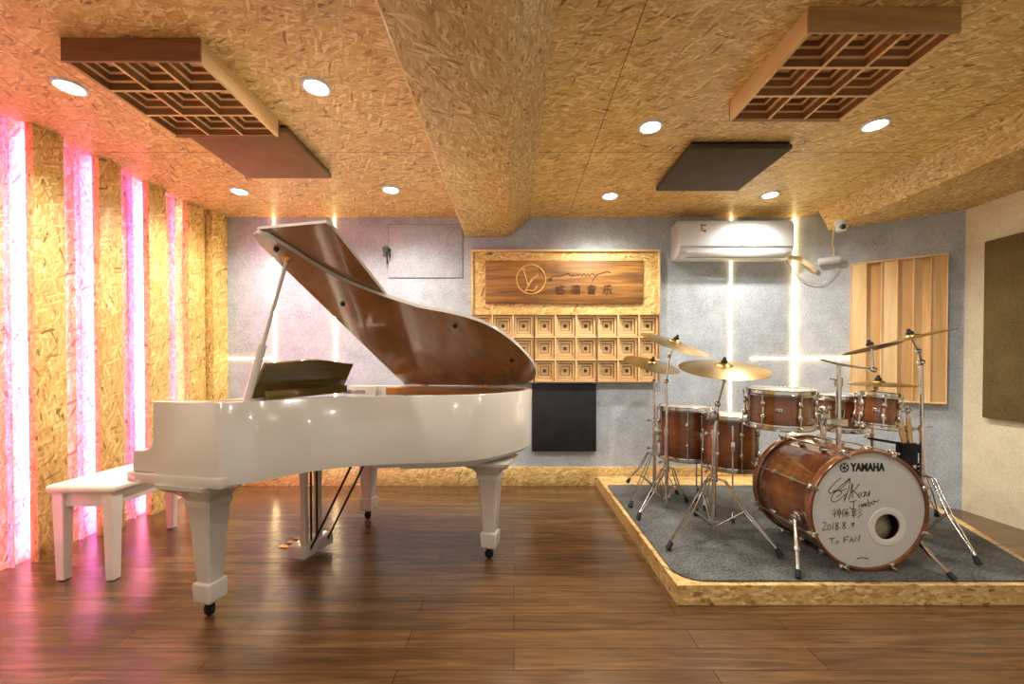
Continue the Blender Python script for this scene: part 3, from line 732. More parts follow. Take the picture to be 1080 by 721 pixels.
# music desk, leaning away from the keyboard
mb = MB(); n = 16; y0, y1 = .10, .80
pts = []
for i in range(n + 1):
    t = i / n; y = y0 + .02 + (y1 - y0 - .02) * t; h = .205 + .012 * math.sin(PI * t) ** 2 - .006 * math.cos(2 * PI * t)
    pts.append((y, h))
poly = [(y1 - .03, 0.0), (y0 - .02, 0.0)] + pts
T = frame((.10, 0, 1.005), Vector((-.93, 0, .36)), (0, 1, 0))
Tm = Matrix(((0, .36, -.93, .13), (1, 0, 0, 0), (0, .93, .36, 1.0), (0, 0, 0, 1)))
mb.prism(poly, -.008, .008, T=Tm)
dk = mb.build('music_desk', M['desk_reflected_olive'], PR, smooth=30, label='glossy music desk with dark reflections in its colour')
mb = MB(); mb.box(.05, .15, .06, .87, 1.0, 1.014, .003); mb.box(.0, .24, .05, .07, .985, 1.012, .003); mb.box(.0, .24, .86, .88, .985, 1.012, .003); mb.build('desk_tray', M['white_gloss'], dk)
mb = MB(); mb.box(.19, .22, .12, .72, 1.005, 1.05, .004); mb.build('desk_ledge', M['desk_reflected_olive'], dk)
# lid
AL = R(29.3); HY, HZ = 1.385, 1.02; VF = .225; SA, CA = math.sin(AL), math.cos(AL)
def lidp(v, u, t): r = HY - u; return (v, HY - r * CA + t * SA, HZ + r * SA + t * CA)
lo = offset_path([p for p in path], -.02)
crv = [(p.x, p.y) for p in lo if p.x > VF + .03 and p.y < 1.36]
crv = [p for p in crv if not (p[1] < .02)]
poly = [(VF + .03, HY), (VF - .02, -.10), (VF - .008, -.16), (VF + .025, -.172), (VF + .062, -.150)] + [tuple(p[:2]) for p in spline([(VF + .062, -.150), (.342, -.055), (.395, .055), (.47, .165), (.58, .27), (.70, .355)], 5)][1:] + [p for p in crv if p[0] > .76] + [(1.0, HY)]
mb = MB(); mb.prism(poly, 0, .02, 0, 1, 0, f=lambda x, y, z: lidp(x, y, z)); ld = mb.build('lid', [M['white_gloss'], M['lid_shade_brown']], PR, smooth=40)
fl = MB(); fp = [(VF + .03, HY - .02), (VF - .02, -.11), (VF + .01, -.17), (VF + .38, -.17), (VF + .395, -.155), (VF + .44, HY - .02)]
fl.prism(fp, .024, .042, 0, 1, 0, f=lambda x, y, z: lidp(x, y, z)); fl.build('lid_flap', [M['white_gloss'], M['lid_shade_brown']], ld, smooth=40, label='front lid flap folded back')  # flap's lower face gets the same painted shade and reflection
for v in (.42, .92): MB().box(v - .03, v + .03, 1.368, 1.392, ZT - .04, ZT + .012, .002).tube([(v - .035, 1.388, ZT + .008), (v + .035, 1.388, ZT + .008)], .007, 8).build('hinge', M['brass'], ld)
for v, u in ((.36, .36), (.275, -.07), (.95, .6), (1.2, 1.0)):
    p = Vector(lidp(v, u, 0)); MB().lathe([(0, -.016), (.009, -.015), (.012, -.006), (.013, 0), (0, 0)], 14, 0, frame(p, (0, SA, CA))).build('lid_bumper', M['black_rubber'], ld)
# prop stick from the treble rim to a cup under the lid
b0 = Vector((.20, .0, ZT - .05)); b1 = Vector(lidp(.28, -.0, -.005))
mb = MB(); mid = b0.lerp(b1, .42)
mb.tube([b0, mid], .017, 8); mb.tube([mid.lerp(b0, .3), b1], .0085, 8); pro = mb.build('lid_prop', M['white_gloss'], PR)
mb = MB(); mb.lathe([(0, -.022), (.013, -.02), (.02, -.006), (.022, 0), (0, 0)], 16, 0, frame(lidp(.28, .0, 0), (0, SA, CA))); mb.build('prop_cup', M['brass'], ld)

# ------------------------------------------------------------------ bench
BX0, BX1, BY0, BY1 = -2.47, -2.20, 2.225, 2.93
bn = thing('piano_bench', 'white padded bench at the keyboard end of the piano', 'bench', ((BX0 + BX1) / 2, (BY0 + BY1) / 2, 0))
hx, hy = (BX1 - BX0) / 2, (BY1 - BY0) / 2
mb = MB(); mb.box(-hx - .05, hx + .05, -hy - .05, hy + .05, .485, .53, .018, seg=4); ct = mb.build('cushion', M['cushion'], bn)
for i in (-1, 0, 1):
    for j in (-.5, .5): MB().lathe([(0, .003), (.009, .002), (.011, -.004), (0, -.004)], 12, 0, Matrix.Translation((j * .14, i * .22, .53))).build('button', M['cushion'], ct)
for q in ((-hx, hx, -hy - .012, -hy + .012), (-hx, hx, hy - .012, hy + .012), (-hx - .012, -hx + .012, -hy, hy), (hx - .012, hx + .012, -hy, hy)): MB().box(*q, .405, .485, .003).build('apron_board', M['white_paint'], bn)
for sx in (-1, 1):
    for sy in (-1, 1):
        lg = MB().loft([(sx * hx, sy * hy, .006, .022, .022, .003), (sx * hx, sy * hy, .43, .03, .03, .003), (sx * hx, sy * hy, .485, .03, .03, .003)]).build('leg', M['white_paint'], bn)
        MB().lathe([(0, 0), (.016, 0), (.018, .006), (0, .006)], 14, 0, Matrix.Translation((sx * hx, sy * hy, 0))).build('foot_pad', M['black_rubber'], lg)

# ------------------------------------------------------------------ drums
def lug_mesh(mb, a, r, z0, z1, long=False):
    """a chrome lug casing with a tension rod to each hoop, on a drum of radius r"""
    T = Matrix.Rotation(a, 4, 'Z'); zc = (z0 + z1) / 2; L = (z1 - z0) * .5
    for s_ in (-1, 1):
        z = zc + s_ * L * .42
        mb.ball((r + .010, 0, z), .013, .9, 1, 1.7, 10, 0, T)
        mb.tube([(r + .018, 0, z), (r + .02, 0, zc + s_ * L)], .0035, 6, 0, T)
        mb.ball((r + .02, 0, zc + s_ * (L + .004)), .006, 1, 1, 1.3, 8, 0, T)
    mb.tube([(r + .008, 0, zc - L * .4), (r + .008, 0, zc + L * .4)], .006, 8, 0, T)
def drum(name, label, cat, base, Rr, depth, tilt=(0, 0, 0), nl=6, legs=None, group=None, a0=.3, badge=None):
    t = thing(name, label, cat, base, 0, group, rot=tilt)
    zc = depth / 2 if legs is None else legs + depth / 2
    S = []
    sh = MB().lathe([(Rr - .008, -depth / 2 + .012), (Rr, -depth / 2 + .012), (Rr, depth / 2 - .012), (Rr - .008, depth / 2 - .012), (Rr - .008, -depth / 2 + .012)], 56).build('shell', burst_mat(name + '_lacquer', depth / 2), t)
    sh.location = (0, 0, zc)
    for s_, nm in ((1, 'top_hoop'), (-1, 'bottom_hoop')):
        z = zc + s_ * (depth / 2 - .012)
        MB().lathe([(Rr + .004, z - s_ * .018), (Rr + .016, z - s_ * .018), (Rr + .017, z - s_ * .010), (Rr + .010, z - s_ * .006), (Rr + .010, z + s_ * .011), (Rr + .015, z + s_ * .013), (Rr + .012, z + s_ * .0165), (Rr + .004, z + s_ * .0165), (Rr + .004, z - s_ * .018)], 56).build(nm, M['chrome'], t)
        MB().lathe([(0, z + s_ * .003), (Rr - .004, z + s_ * .003), (Rr + .003, z - s_ * .002), (Rr - .004, z - s_ * .001), (0, z - s_ * .001)], 48).build('drum_head', M['drum_head'], t)
    for k in range(nl):
        mb = MB(); lug_mesh(mb, a0 + 2 * PI * k / nl, Rr, zc - depth / 2 + .02, zc + depth / 2 - .02); mb.build('lug', M['chrome'], t)
    if badge is not None:
        T = Matrix.Rotation(badge, 4, 'Z'); mb = MB(); mb.box(Rr - .001, Rr + .003, -.016, .016, zc - .013, zc + .013, .001, 0, T)
        bd = mb.build('badge', M['chrome'], t)
        mb = MB()
        for q in (-1, 1): mb.box(Rr + .003, Rr + .0036, q * .007 - .004, q * .007 + .004, zc - .009, zc - .002, 0, 0, T); mb.box(Rr + .003, Rr + .0036, q * .007 - .004, q * .007 + .004, zc + .002, zc + .009, 0, 0, T)
        mb.build('emblem', M['ink'], bd)
    return t, zc
def to_cam(p): return math.atan2(-p[1], -p[0])

def floor_tom(px, ytop, ybot, d, w, label, a0):
    top, bot = at(px, ytop, d), at(px, ybot, d)
    base = (top.x, top.y, MZ); Rr = w / 2 / F * d - .014; depth = top.z - bot.z
    t, zc = drum('floor_tom', label, 'drum', base, Rr, depth, legs=bot.z - MZ, nl=8, a0=a0, group='floor toms')
    for k in range(3):
        a = a0 + .22 + 2 * PI * k / 3; c, s_ = math.cos(a), math.sin(a); r = Rr + .03
        lg = MB().tube(spline([(r * c, r * s_, zc + depth * .36), (r * c, r * s_, .12), ((r + .012) * c, (r + .012) * s_, .07), ((r + .035) * c, (r + .035) * s_, .025)], 4), .006, 8).build('leg', M['chrome'], t)
        MB().tube([((r + .030) * c, (r + .030) * s_, .035), ((r + .043) * c, (r + .043) * s_, .008)], [.011, .013], 12).build('rubber_foot', M['black_rubber'], lg)
        T = Matrix.Rotation(a, 4, 'Z'); MB().box(Rr, Rr + .042, -.014, .014, zc - .04, zc + .03, .005, 0, T).build('leg_bracket', M['chrome'], t)
floor_tom(722, 428, 482, 3.22, 53, 'brown floor tom on the left, behind the cymbal stands', .5)
floor_tom(770, 437, 492, 2.95, 56, 'brown floor tom on the right, next to the bass drum', -.1)

def rack_tom(px, ytop, ybot, d, w, tx, label, a0, bad=0, ty=0):
    top, bot = at(px, ytop, d), at(px, ybot, d); depth = top.z - bot.z; Rr = w / 2 / F * d - .014
    t, zc = drum('rack_tom', label, 'drum', (bot.x, bot.y, bot.z), Rr, depth, tilt=(tx, ty, 0), nl=6, a0=a0, group='rack toms', badge=to_cam(bot) + bad)
    return t, Rr, depth, bot
r1 = rack_tom(821, 410, 449, 2.40, 64, R(2), 'largest rack tom in brown lacquer, left over the bass drum', to_cam((1.6, 2.3)) - .42)
r2 = rack_tom(884, 416, 452, 2.76, 49, R(2), 'middle rack tom half hidden behind the chrome cymbal post', to_cam((2.1, 2.6)) - .3, .5)
r3 = rack_tom(923, 414, 451, 2.46, 37, R(-1), 'smallest rack tom at the right, above the bass drum head', to_cam((2.2, 2.5)) - .75, -.05, R(6))

# bass drum; local -y is the front
fc = at(917.5, 538.5, 2.10); BR = .313; BD = .46; PH = .012
bc = Vector((fc.x, fc.y, 0)) + Vector((-math.sin(PH), math.cos(PH), 0)) * (BD / 2 + .02)
bz = BR + .002
bd = thing('bass_drum', 'brown lacquer bass drum with signed white front head', 'drum', (bc.x, bc.y, MZ), PH)
def BT(y, flip=1): return frame((0, y, bz), (0, -1, 0), (1, 0, 0))        # local z looks to the front
RS = BR - .018
sh = MB().lathe([(RS - .01, -BD / 2), (RS, -BD / 2), (RS, BD / 2), (RS - .01, BD / 2), (RS - .01, -BD / 2)], 72).build('shell', [burst_mat('bass_lacquer', BD / 2)], bd)
sh.matrix_local = BT(0)
for y, nm, s_ in ((-BD / 2, 'front_hoop', 1), (BD / 2, 'rear_hoop', -1)):
    MB().lathe([(BR - .014, -.022 * s_), (BR - .002, -.022 * s_), (BR, -.018 * s_), (BR, .018 * s_), (BR - .002, .022 * s_), (BR - .012, .022 * s_), (BR - .014, .018 * s_), (BR - .014, -.022 * s_)], 72, 0, BT(y)).build(nm, M['hoop_wood'], bd)
    MB().lathe([(RS - .004, -.034 * s_), (RS + .005, -.034 * s_), (RS + .005, -.028 * s_), (RS - .004, -.028 * s_), (RS - .004, -.034 * s_)], 72, 0, BT(y)).build('chrome_ring', M['chrome'], bd)
YF = -BD / 2 - .008
HPX = (938.5 - 917.5) / F * 2.10; HPZ = -(557.5 - 539.5) / F * 2.10; HR = 14.0 / F * 2.10
# front head: disc with the port cut out
mb = MB(); n = 72; HRR = BR - .013
outer = [(HRR * math.cos(2 * PI * i / n), HRR * math.sin(2 * PI * i / n)) for i in range(n)]
innr = [(HPX + HR * math.cos(2 * PI * i / n), HPZ + HR * math.sin(2 * PI * i / n)) for i in range(n)]
for z in (0, -.002):
    verts = [(x, y, z) for x, y in outer] + [(x, y, z) for x, y in innr]
    mb.add(verts, [(i, (i + 1) % n, n + (i + 1) % n, n + i) for i in range(n)], 0, BT(YF))
fh = mb.build('front_head', M['drum_head'], bd)
MB().lathe([(HR - .001, -.006), (HR - .001, .003), (HR + .004, .005), (HR + .030, .003), (HR + .032, 0), (HR - .001, -.006)], 48, 0, BT(YF) @ Matrix.Translation((HPX, HPZ, 0))).build('port_ring', M['drum_ring'], fh)
MB().lathe([(0, 0), (HRR, 0), (HRR, -.002), (0, -.002)], 48, 0, BT(BD / 2 + .006)).build('rear_head', M['drum_inside'], bd)
mb = MB(); mb.ball((.09, -.09, .19), .12, 1.25, .85, 1.0, 18); pw = mb.build('damping_pillow', M['pillow'], bd)
# printing and handwriting on the head
TX = BT(YF - .0018)
def hp(px, py): return ((px - 917.5) / F * 2.10, -(py - 539.5) / F * 2.10)
mb = MB(); x, y = hp(916.5, 494); add_text(mb, 'YAMAHA', .058, TX @ Matrix.Translation((x, y, 0)), .0008, weight=.0022, width=37 / F * 2.10)
x, y = hp(891.5, 494); T = TX @ Matrix.Translation((x, y, 0)); r = 4.9 / F * 2.10; n = 36
mb.lathe([(r * .82, -.0008), (r, -.0008), (r, .0008), (r * .82, .0008), (r * .82, -.0008)], n, 0, T)
for k in range(3):
    a = PI / 2 + k * 2 * PI / 3; c, s_ = math.cos(a), math.sin(a)
    mb.tube([(-.25 * r * c, -.25 * r * s_, 0), (.8 * r * c, .8 * r * s_, 0)], [.0016, .0022], 6, 0, T @ Matrix.Diagonal((1, 1, .4, 1)))
    mb.tube([(-.85 * r * c, -.85 * r * s_, 0), (-.3 * r * c, -.3 * r * s_, 0)], [.0034, .001], 6, 0, T @ Matrix.Diagonal((1, 1, .25, 1)))
mb.lathe([(0, -.0008), (r * .28, -.0008), (r * .28, .0008), (0, .0008)], 16, 0, T)
mb.build('printed_lettering', M['ink'], fh, smooth=0)
mb = MB()
def pen(pts, w=.0032, curve=True):
    P = [hp(850 + a * 140 / 721, 470 + b * 140 / 721) for a, b in pts]
    P = [tuple(p[:2]) for p in spline(P, 4)] if curve and len(P) > 2 else P
    ribbon(mb, P, w, TX)
SIG = [[(196, 180), (165, 205), (128, 250), (150, 262), (205, 215), (246, 182), (200, 235), (160, 262), (142, 300), (170, 310), (225, 268), (214, 300)], [(150, 250), (195, 250), (225, 240)], [(170, 285), (195, 270), (198, 250)], [(246, 185), (240, 235), (215, 310)],
       [(258, 210), (250, 255), (240, 300)], [(262, 212), (258, 250), (262, 290)], [(298, 212), (268, 250), (246, 262)], [(262, 250), (285, 268), (300, 290)],
       [(302, 262), (292, 275), (300, 284), (310, 272), (302, 262)], [(316, 262), (332, 258), (322, 280), (318, 286), (330, 278)], [(340, 256), (334, 274), (346, 278), (352, 258), (350, 282)], [(356, 250), (354, 276)],
       [(246, 312), (285, 304)], [(268, 308), (266, 345), (252, 350), (244, 338)], [(298, 312), (300, 316)], [(298, 324), (297, 344)], [(310, 342), (312, 322), (318, 340), (324, 320), (330, 338), (334, 318), (338, 338)], [(346, 296), (348, 336), (360, 328), (358, 314), (348, 320)], [(372, 308), (366, 320), (378, 324), (384, 310), (374, 306), (396, 310), (408, 298)],
       ]
for s_ in SIG[:11]: pen(s_)
mb.build('signature', M['ink'], fh, smooth=0); mb = MB()
for s_ in SIG[11:]: pen(s_)
mb.build('signature', M['ink'], fh, smooth=0); mb = MB()
# 神 保 彰
KAN = [[(160, 346), (164, 352)], [(148, 362), (172, 358), (150, 382)], [(162, 368), (163, 396)], [(166, 372), (172, 380)], [(178, 358), (178, 384)], [(178, 358), (196, 356), (195, 382), (178, 384)], [(178, 371), (195, 369)], [(187, 346), (188, 400)],
       [(212, 350), (200, 376)], [(208, 366), (208, 396)], [(218, 354), (236, 352), (236, 364), (218, 366), (218, 354)], [(214, 374), (246, 370)], [(229, 366), (229, 398)], [(228, 374), (214, 390)], [(230, 374), (246, 388)],
       [(266, 344), (268, 350)], [(256, 354), (282, 350)], [(258, 362), (284, 358)], [(262, 366), (278, 364), (277, 378), (262, 380), (262, 366)], [(262, 373), (277, 371)], [(256, 388), (284, 384)], [(270, 380), (270, 402)], [(308, 348), (292, 360)], [(312, 362), (294, 376)], [(314, 376), (290, 400)]]
for s_ in KAN: pen(s_, .0027, False)
mb.build('handwriting', M['ink'], fh, smooth=0); mb = MB()
NUM = [[(96, 428), (106, 422), (114, 430), (106, 450), (98, 468), (122, 462)], [(132, 434), (124, 450), (132, 466), (142, 450), (134, 434)], [(156, 424), (152, 466)], [(182, 424), (168, 430), (176, 444), (184, 456), (174, 464), (168, 454), (186, 428)], [(194, 458), (195, 461)],
       [(222, 422), (208, 428), (216, 440), (224, 452), (214, 460), (208, 450), (226, 426)], [(238, 456), (239, 459)], [(268, 426), (256, 430), (262, 442), (270, 432), (268, 426), (266, 450)], [(286, 450), (287, 453)]]
for s_ in NUM: pen(s_)
mb.build('handwritten_date', M['ink'], fh, smooth=0); mb = MB()
FAN = [[(132, 514), (166, 510)], [(148, 512), (150, 542)], [(176, 526), (168, 536), (178, 544), (186, 532), (176, 526)], [(214, 508), (216, 538)], [(214, 508), (242, 502)], [(215, 522), (236, 518)], [(246, 536), (258, 504), (268, 534)], [(250, 524), (268, 520)], [(278, 532), (278, 502), (300, 528), (302, 494)]]
for s_ in FAN: pen(s_, .0034, False)
mb.build('handwriting', M['ink'], fh, smooth=0); mb = MB()
pen([(288, 626), (300, 622), (320, 619), (340, 623), (354, 627)], .004)
mb.build('printed_mark', M['ink'], fh, smooth=0)
# claws and tension rods
for k in range(8):
    a = PI / 8 + k * PI / 4; T = BT(0) @ Matrix.Rotation(a, 4, 'Z'); mb = MB()
    mb.tube([(BR + .012, 0, -BD / 2 - .01), (BR + .012, 0, BD / 2 + .01)], .0042, 8, 0, T)
    for s_ in (-1, 1):
        zz = s_ * BD / 2
        mb.box(BR - .004, BR + .022, -.014, .014, zz - .012, zz + .012, .004, 0, T); mb.box(BR - .018, BR + .012, -.011, .011, zz + s_ * .02, zz + s_ * .028, .003, 0, T); mb.box(BR, BR + .008, -.011, .011, min(zz, zz + s_ * .026), max(zz, zz + s_ * .026), .002, 0, T)
        mb.tube([(BR + .012, 0, zz + s_ * .01), (BR + .012, 0, zz + s_ * .045)], .007, 8, 0, T)
        mb.ball((RS + .013, 0, s_ * BD * .18), .014, 1, 1, 2.0, 10, 0, T)
        mb.tube([(RS + .006, 0, s_ * BD * .18), (BR + .012, 0, s_ * BD * .18)], .007, 8, 0, T)
    mb.build('tension_rod', M['chrome'], bd)
# spurs
def inv(p): return bd_inv @ Vector(p)
bd_inv = (Matrix.Translation((bc.x, bc.y, MZ)) @ Matrix.Rotation(PH, 4, 'Z')).inverted()
for px_t, py_t, Yt, px_b, py_b, sgn in ((840, 545, 2.2, 842, 609, -1), (977, 566, 2.22, 1007, 611, 1)):
    foot = inv(atz(px_b, py_b, MZ + .006)); top = inv(at(px_t, py_t, Yt))
    ax = math.atan2(top.z - bz, top.x); top = Vector((math.cos(ax) * (RS + .03), top.y, bz + math.sin(ax) * (RS + .03)))
    m1 = top.lerp(foot, .55)
    sp_ = MB().tube([top, m1], .011, 12).tube([m1.lerp(top, .25), foot.lerp(top, .08)], .0085, 10).tube([m1.lerp(top, .06), m1.lerp(foot, .06)], .015, 12)
    so_ = sp_.build('spur', M['chrome'], bd)
    MB().tube([foot.lerp(top, .12), foot], [.0125, .014], 12).build('rubber_foot', M['black_rubber'], so_)
    mb = MB(); T = frame((math.cos(ax) * RS, top.y, bz + math.sin(ax) * RS), (math.cos(ax), 0, math.sin(ax)), (0, 1, 0))
    mb.lathe([(0, .03), (.022, .028), (.032, .02), (.034, 0), (0, 0)], 20, 0, T); mb.box(-.02, .02, -.02, .02, .018, .045, .006, 0, T); mb.build('spur_bracket', M['chrome'], bd)
# tom holder on top of the bass shell
hz = bz + RS
mb = MB(); hxl = inv(at(868, 460, 2.42)); hx0 = hxl.x; hy0 = hxl.y
zr = bz + math.sqrt(max(.01, RS ** 2 - hx0 ** 2))
mb.box(hx0 - .035, hx0 + .035, hy0 - .035, hy0 + .035, zr - .012, zr + .018, .006)
ptop = inv(at(868, 432, 2.42)).z
mb.tube([(hx0, hy0, zr), (hx0, hy0, ptop)], .015, 14); mb.box(hx0 - .03, hx0 + .03, hy0 - .022, hy0 + .022, ptop - .06, ptop - .02, .006); mb.ball((hx0, hy0, ptop), .024, n=12)
ta = inv((r1[3].x + r1[1] + .005, r1[3].y, r1[3].z + r1[2] * .5)); mb.tube([(hx0, hy0, ptop), (hx0 - .02, hy0 - .002, ptop - .005), (ta.x, ta.y, ta.z)], .010, 10); mb.box(ta.x - .012, ta.x + .012, ta.y - .022, ta.y + .022, ta.z - .035, ta.z + .035, .006)
tb = inv((r2[3].x - r2[1] * .55, r2[3].y - r2[1] * .84, r2[3].z + r2[2] * .5)); mb.tube([(hx0, hy0, ptop - .04), (tb.x, tb.y, tb.z)], .010, 10); mb.box(tb.x - .02, tb.x + .02, tb.y - .012, tb.y + .012, tb.z - .03, tb.z + .03, .006)
mb.build('tom_holder', M['chrome'], bd)

# ------------------------------------------------------------------ cymbals and stands
def cymbal(label, c, diam, normal, name='cymbal'):
    n_ = Vector(normal).normalized(); r = diam / 2; t = .0012
    q = n_.to_track_quat('Z', 'Y')
    o = bpy.data.objects.new(name, None); C.objects.link(o); tag(o, label, 'cymbal', 'bronze cymbals of the drum kit')
    o.location = c; o.rotation_mode = 'QUATERNION'; o.rotation_quaternion = q
    br = r * .2; bh = br * .42; dome = r * .085
    top = [(.006, bh + dome)] + [(br * s_, dome + bh * math.cos(s_ * PI / 2) ** .8) for s_ in (.3, .5, .7, .85, .95)] + [(br, dome - .0005)] + [(br + (r - br) * k / 8, dome * (1 - (k / 8) ** 1.5)) for k in range(1, 9)]
    bot = [(x, z - t) for x, z in top][::-1]
    zt = dome + bh
    ob = MB().lathe(top + bot + [top[0]], 64).build('plate', M['bronze'], o, smooth=30)
    MB().lathe([(0, zt + .03), (.009, zt + .03), (.011, zt + .014), (.018, zt + .012), (.019, zt - .002), (.005, zt - .003), (0, zt - .003)], 18).build('felt_washer', M['black_rubber'], o)
    return n_, zt
def stand(label, base, joints, legang, legr, hub_h, boom=None, weight=False, feet_r=.013):
    """tripod stand; joints are world points from the top of the tripod up to the cymbal"""
    t = thing('cymbal_stand', label, 'stand', (base[0], base[1], MZ), 0, 'chrome cymbal stands')
    L = lambda p: Vector(p) - Vector((base[0], base[1], MZ))
    J = [L(p) for p in joints]
    MB().tube([(0, 0, .05), (0, 0, min(hub_h + .28, J[0].z - .02))], .0135, 14).build('lower_tube', M['chrome'], t)
    z1 = min(hub_h + .28, J[0].z - .02)
    up = MB().tube([(0, 0, z1 - .02), J[0]], .0100, 12)
    up.build('upper_tube', M['chrome'], t)
    for z in (z1, hub_h + .05): MB().tube([(0, 0, z - .025), (0, 0, z + .02)], .019, 14).tube([(-.012, 0, z), (-.05, -.01, z)], .004, 6).box(-.065, -.045, -.013, -.007, z - .012, z + .012, .002).build('collar', M['chrome'], t)
    if len(J) > 1:
        mb = MB(); mb.ball(J[0], .02, n=12)
        mb.tube([J[0] - (J[1] - J[0]).normalized() * (.10 if weight else .02), J[0], J[1]], .0075, 10)
        for a, b_ in zip(J[1:], J[2:]): mb.ball(a, .016, n=12); mb.tube([a, b_], .006, 8)
        mb.build('boom_arm', M['chrome'], t)
        if weight:
            c = J[0] - (J[1] - J[0]).normalized() * .09; mb = MB(); mb.ball((0, 0, 0), .03, 1, 1, 1.7, 14, 0, frame(c, J[1] - J[0])); mb.build('counterweight', M['steel'], t)
    for z in (hub_h, .068): MB().tube([(0, 0, z - .02), (0, 0, z + .02)], .022, 14).build('tripod_hub', M['chrome'], t)
    for k, (az, lr) in enumerate(zip(legang, legr)):
        c, s_ = math.cos(az), math.sin(az); px, py = -s_ * .009, c * .009
        lg = MB()
        for q in (-1, 1):
            o_ = Vector((px * q, py * q, 0))
            lg.tube([Vector((.02 * c, .02 * s_, hub_h)) + o_, Vector((.07 * c, .07 * s_, hub_h - .005)) + o_, Vector((lr * .55 * c, lr * .55 * s_, hub_h * .52)) + o_ * 1.5, Vector((lr * c, lr * s_, .035)) + o_ * .4], .0045, 8)
            lg.tube([Vector((.02 * c, .02 * s_, .065)) + o_, Vector((lr * .5 * c, lr * .5 * s_, hub_h * .56)) + o_], .004, 6)
        lo_ = lg.build('leg', M['chrome'], t)
        MB().tube([(lr * .95 * c, lr * .95 * s_, .045), (lr * 1.02 * c, lr * 1.02 * s_, .010)], [.012, .017], 12).build('rubber_foot', M['black_rubber'], lo_)
    return t
def ray_feet(base, feet):
    A, Rr = [], []
    for px, py in feet:
        p = atz(px, py, MZ); d = Vector((p.x - base[0], p.y - base[1])); A.append(math.atan2(d.y, d.x)); Rr.append(d.length)
    return A, Rr
def tipped(c, n, drop=.004): return Vector(c) - Vector(n).normalized() * drop

# A: the upper of the two left cymbals
bA = at(703, 500, 3.02); cA = at(711, 363, 3.0); nA = Vector((.28, -.32, 1))
Aa, Ar = ray_feet(bA, [(673.5, 548), (724, 530), (690, 516)])
cymbal('upper left cymbal tilted down to the right on its boom', cA, .50, nA)
stand('chrome boom stand nearest the left floor tom, holding the upper left cymbal', bA, [at(703, 402, 3.02), at(706, 376, 3.02), cA], Aa, Ar, .30)
# B: lower left cymbal
bB = at(690, 500, 3.38); cB = at(687, 384.5, 3.37); nB = Vector((.17, -.3, 1))
Aa, Ar = ray_feet(bB, [(662.5, 509.5), (665, 535), (714, 522)])
cymbal('lower left cymbal behind the upper one, leftmost of the kit', cB, .46, nB)
stand('leftmost chrome straight cymbal stand at the back of the mat', bB, [at(690, 402, 3.38), at(690, 390, 3.38), cB], Aa, Ar, .33)
# C: large front cymbal
bC = at(753, 500, 2.55); cC = at(763, 389, 2.50); nC = Vector((-.02, -.24, 1))
Aa, Ar = ray_feet(bC, [(705.5, 580), (822, 588), (734, 544)])
cymbal('large round ride cymbal facing the camera between floor and rack toms', cC, .515, nC)
stand('front chrome boom stand in the middle of the mat, holding the large ride cymbal', bC, [at(757, 426, 2.55), at(764, 400, 2.52), cC], Aa, Ar, .36, weight=True)
# D: cymbal on the post fixed over the bass drum
cD = at(919, 367.5, 2.42); nD = Vector((-.15, .22, 1))
cymbal('small cymbal over the right rack toms on a level boom arm', cD, .28, nD)
bD = at(884.5, 470, 2.40)
td = thing('cymbal_post', 'chrome cymbal post rising from the top of the bass drum', 'stand', bD)
mb = MB(); L = lambda p: Vector(p) - bD
mb.tube([L(bD), L(at(884.5, 404, 2.40))], .0135, 14); mb.build('lower_tube', M['chrome'], td)
mb = MB(); mb.tube([L(at(884.5, 406, 2.40)), L(at(884.5, 385, 2.40))], .0095, 12); mb.build('upper_tube', M['chrome'], td)
mb = MB(); mb.tube([L(at(884.5, 407, 2.40)), L(at(884.5, 398, 2.40))], .02, 14);  mb.tube([L(at(874, 399, 2.38)), L(at(884.5, 401, 2.40))], .0045, 8); mb.build('collar', M['chrome'], td)
mb = MB(); mb.box(*[v for ab in zip(L(at(872, 450, 2.38)), L(at(889, 441, 2.42))) for v in (min(ab), max(ab))], .004); mb.build('clamp', M['chrome'], td)
mb = MB(); e1 = at(921, 390, 2.42)
mb.tube([L(at(866, 379, 2.39)), L(at(884.5, 384, 2.40)), L(e1)], .0065, 10); mb.ball(L(e1), .02, n=12); mb.tube([L(e1), L(cD)], .0065, 8); mb.build('boom_arm', M['chrome'], td)
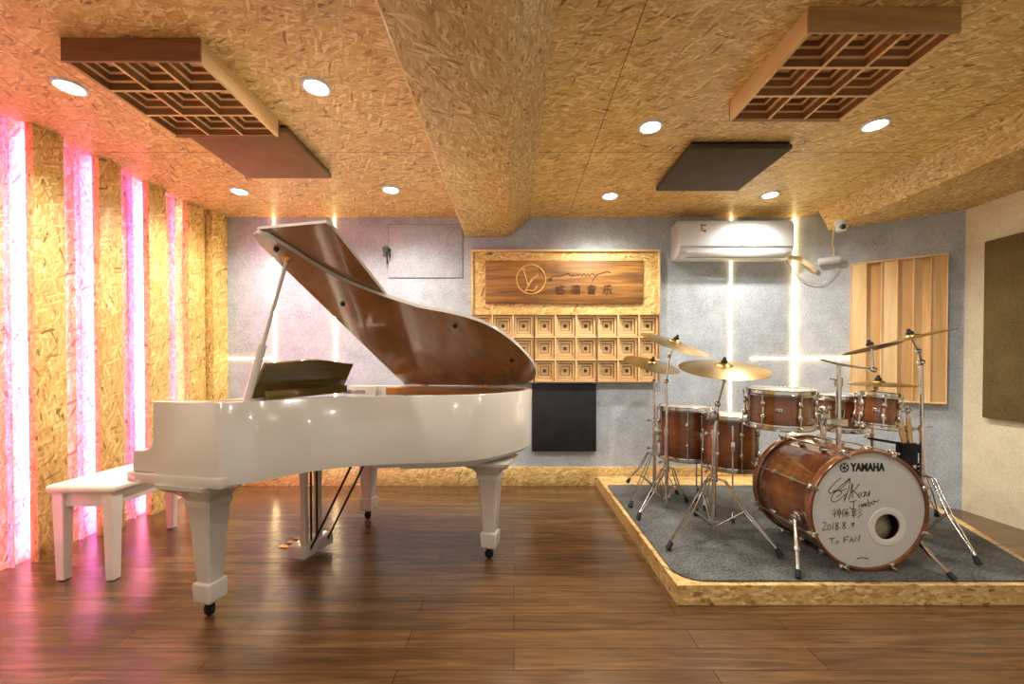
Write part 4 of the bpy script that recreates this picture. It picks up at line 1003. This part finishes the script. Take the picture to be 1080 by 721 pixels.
# E: right crash
bE = at(972, 500, 2.48); cE = at(962, 357.5, 2.44); nE = Vector((-.24, .165, 1))
Aa, Ar = ray_feet(bE, [(1031, 596), (988, 545), (900, 545)])
cymbal('right cymbal tilted up toward the right wall', cE, .40, nE)
tE = stand('rightmost chrome stand beside the bass drum, holding the tilted right cymbal', bE, [at(971.5, 382, 2.48), at(969, 370, 2.46), cE], Aa, Ar, .40)
mb = MB(); L = lambda p: Vector(p) - Vector((bE.x, bE.y, MZ))
mb.tube([L(at(972, 452, 2.48)), L(at(955, 451, 2.55))], .009, 10); mb.tube([L(at(957, 475, 2.55)), L(at(957, 428, 2.55))], .009, 10); mb.ball(L(at(957, 433, 2.55)), .02, n=12); mb.ball(L(at(956, 452, 2.55)), .02, n=12); mb.tube([L(at(957, 434, 2.55)), L(at(943, 434, 2.53))], .008, 10); mb.tube([L(at(972, 451, 2.48)), L(at(983, 450, 2.55))], .005, 8)
mb.build('tom_clamp', M['chrome'], tE)
mb = MB(); mb.tube([L(at(972, 470, 2.48)), L(at(946, 467, 2.52)), L(at(916, 462, 2.50))], .008, 10); mb.build('side_arm', M['black_metal'], tE)
# F: thin flat cymbal below
cF = at(926, 405.5, 2.76); nF = Vector((0, -.03, 1))
cymbal('flat thin cymbal seen edge on, below the small one', cF, .41, nF)
bF = at(925.5, 500, 2.76)
Aa, Ar = ray_feet(bF, [(950, 545), (900, 545), (926, 520)])
stand('chrome stand rising behind the smallest rack tom, holding the flat thin cymbal', (cF.x, 2.80, 0), [Vector((cF.x, 2.80, cF.z - .06)), Vector((cF.x, 2.78, cF.z - .03)), cF], [0.6, 2.4, 1.57], [.3, .3, .3], .3)
# stick bag with drumsticks hung on the right stand
p = at(957, 482, 2.50)
sb = thing('stick_bag', 'black drumstick bag hanging on the right cymbal stand', 'bag', (p.x, p.y, p.z))
MB().box(-.052, .052, -.02, .03, -.13, .09, .012).build('pouch', M['felt_black'], sb)
MB().box(-.054, .054, -.024, -.019, .03, .08, .002).build('front_pocket', M['felt_black'], sb)
for k in range(5):
    x = p.x - .045 + .014 * k; dx = -.02 + .006 * k; y = p.y - .005 + .008 * (k % 3)
    mb = MB(); a = Vector((x + .02, y, p.z + .06)); b_ = Vector((x + dx, y, p.z + .21 + .012 * ((k * 2) % 3)))
    d = (b_ - a).normalized(); mb.tube([a, b_, b_ + d * .012, b_ + d * .018], [.007, .007, .005, .001], 10)
    o = mb.build('drumstick', M['stick']); tag(o, 'pale wooden drumstick standing in the black stick bag', 'drumstick', 'drumsticks in the stick bag')

# ------------------------------------------------------------------ world, view
w = bpy.data.worlds.new('world'); SC.world = w; w.use_nodes = True
bg = w.node_tree.nodes['Background']; bg.inputs[0].default_value = (1.0, .91, .78, 1); bg.inputs[1].default_value = .45
vs = SC.view_settings; vs.view_transform = 'Standard'; vs.look = 'None'; vs.gamma = 1; vs.use_curve_mapping = False; vs.exposure = 0.6
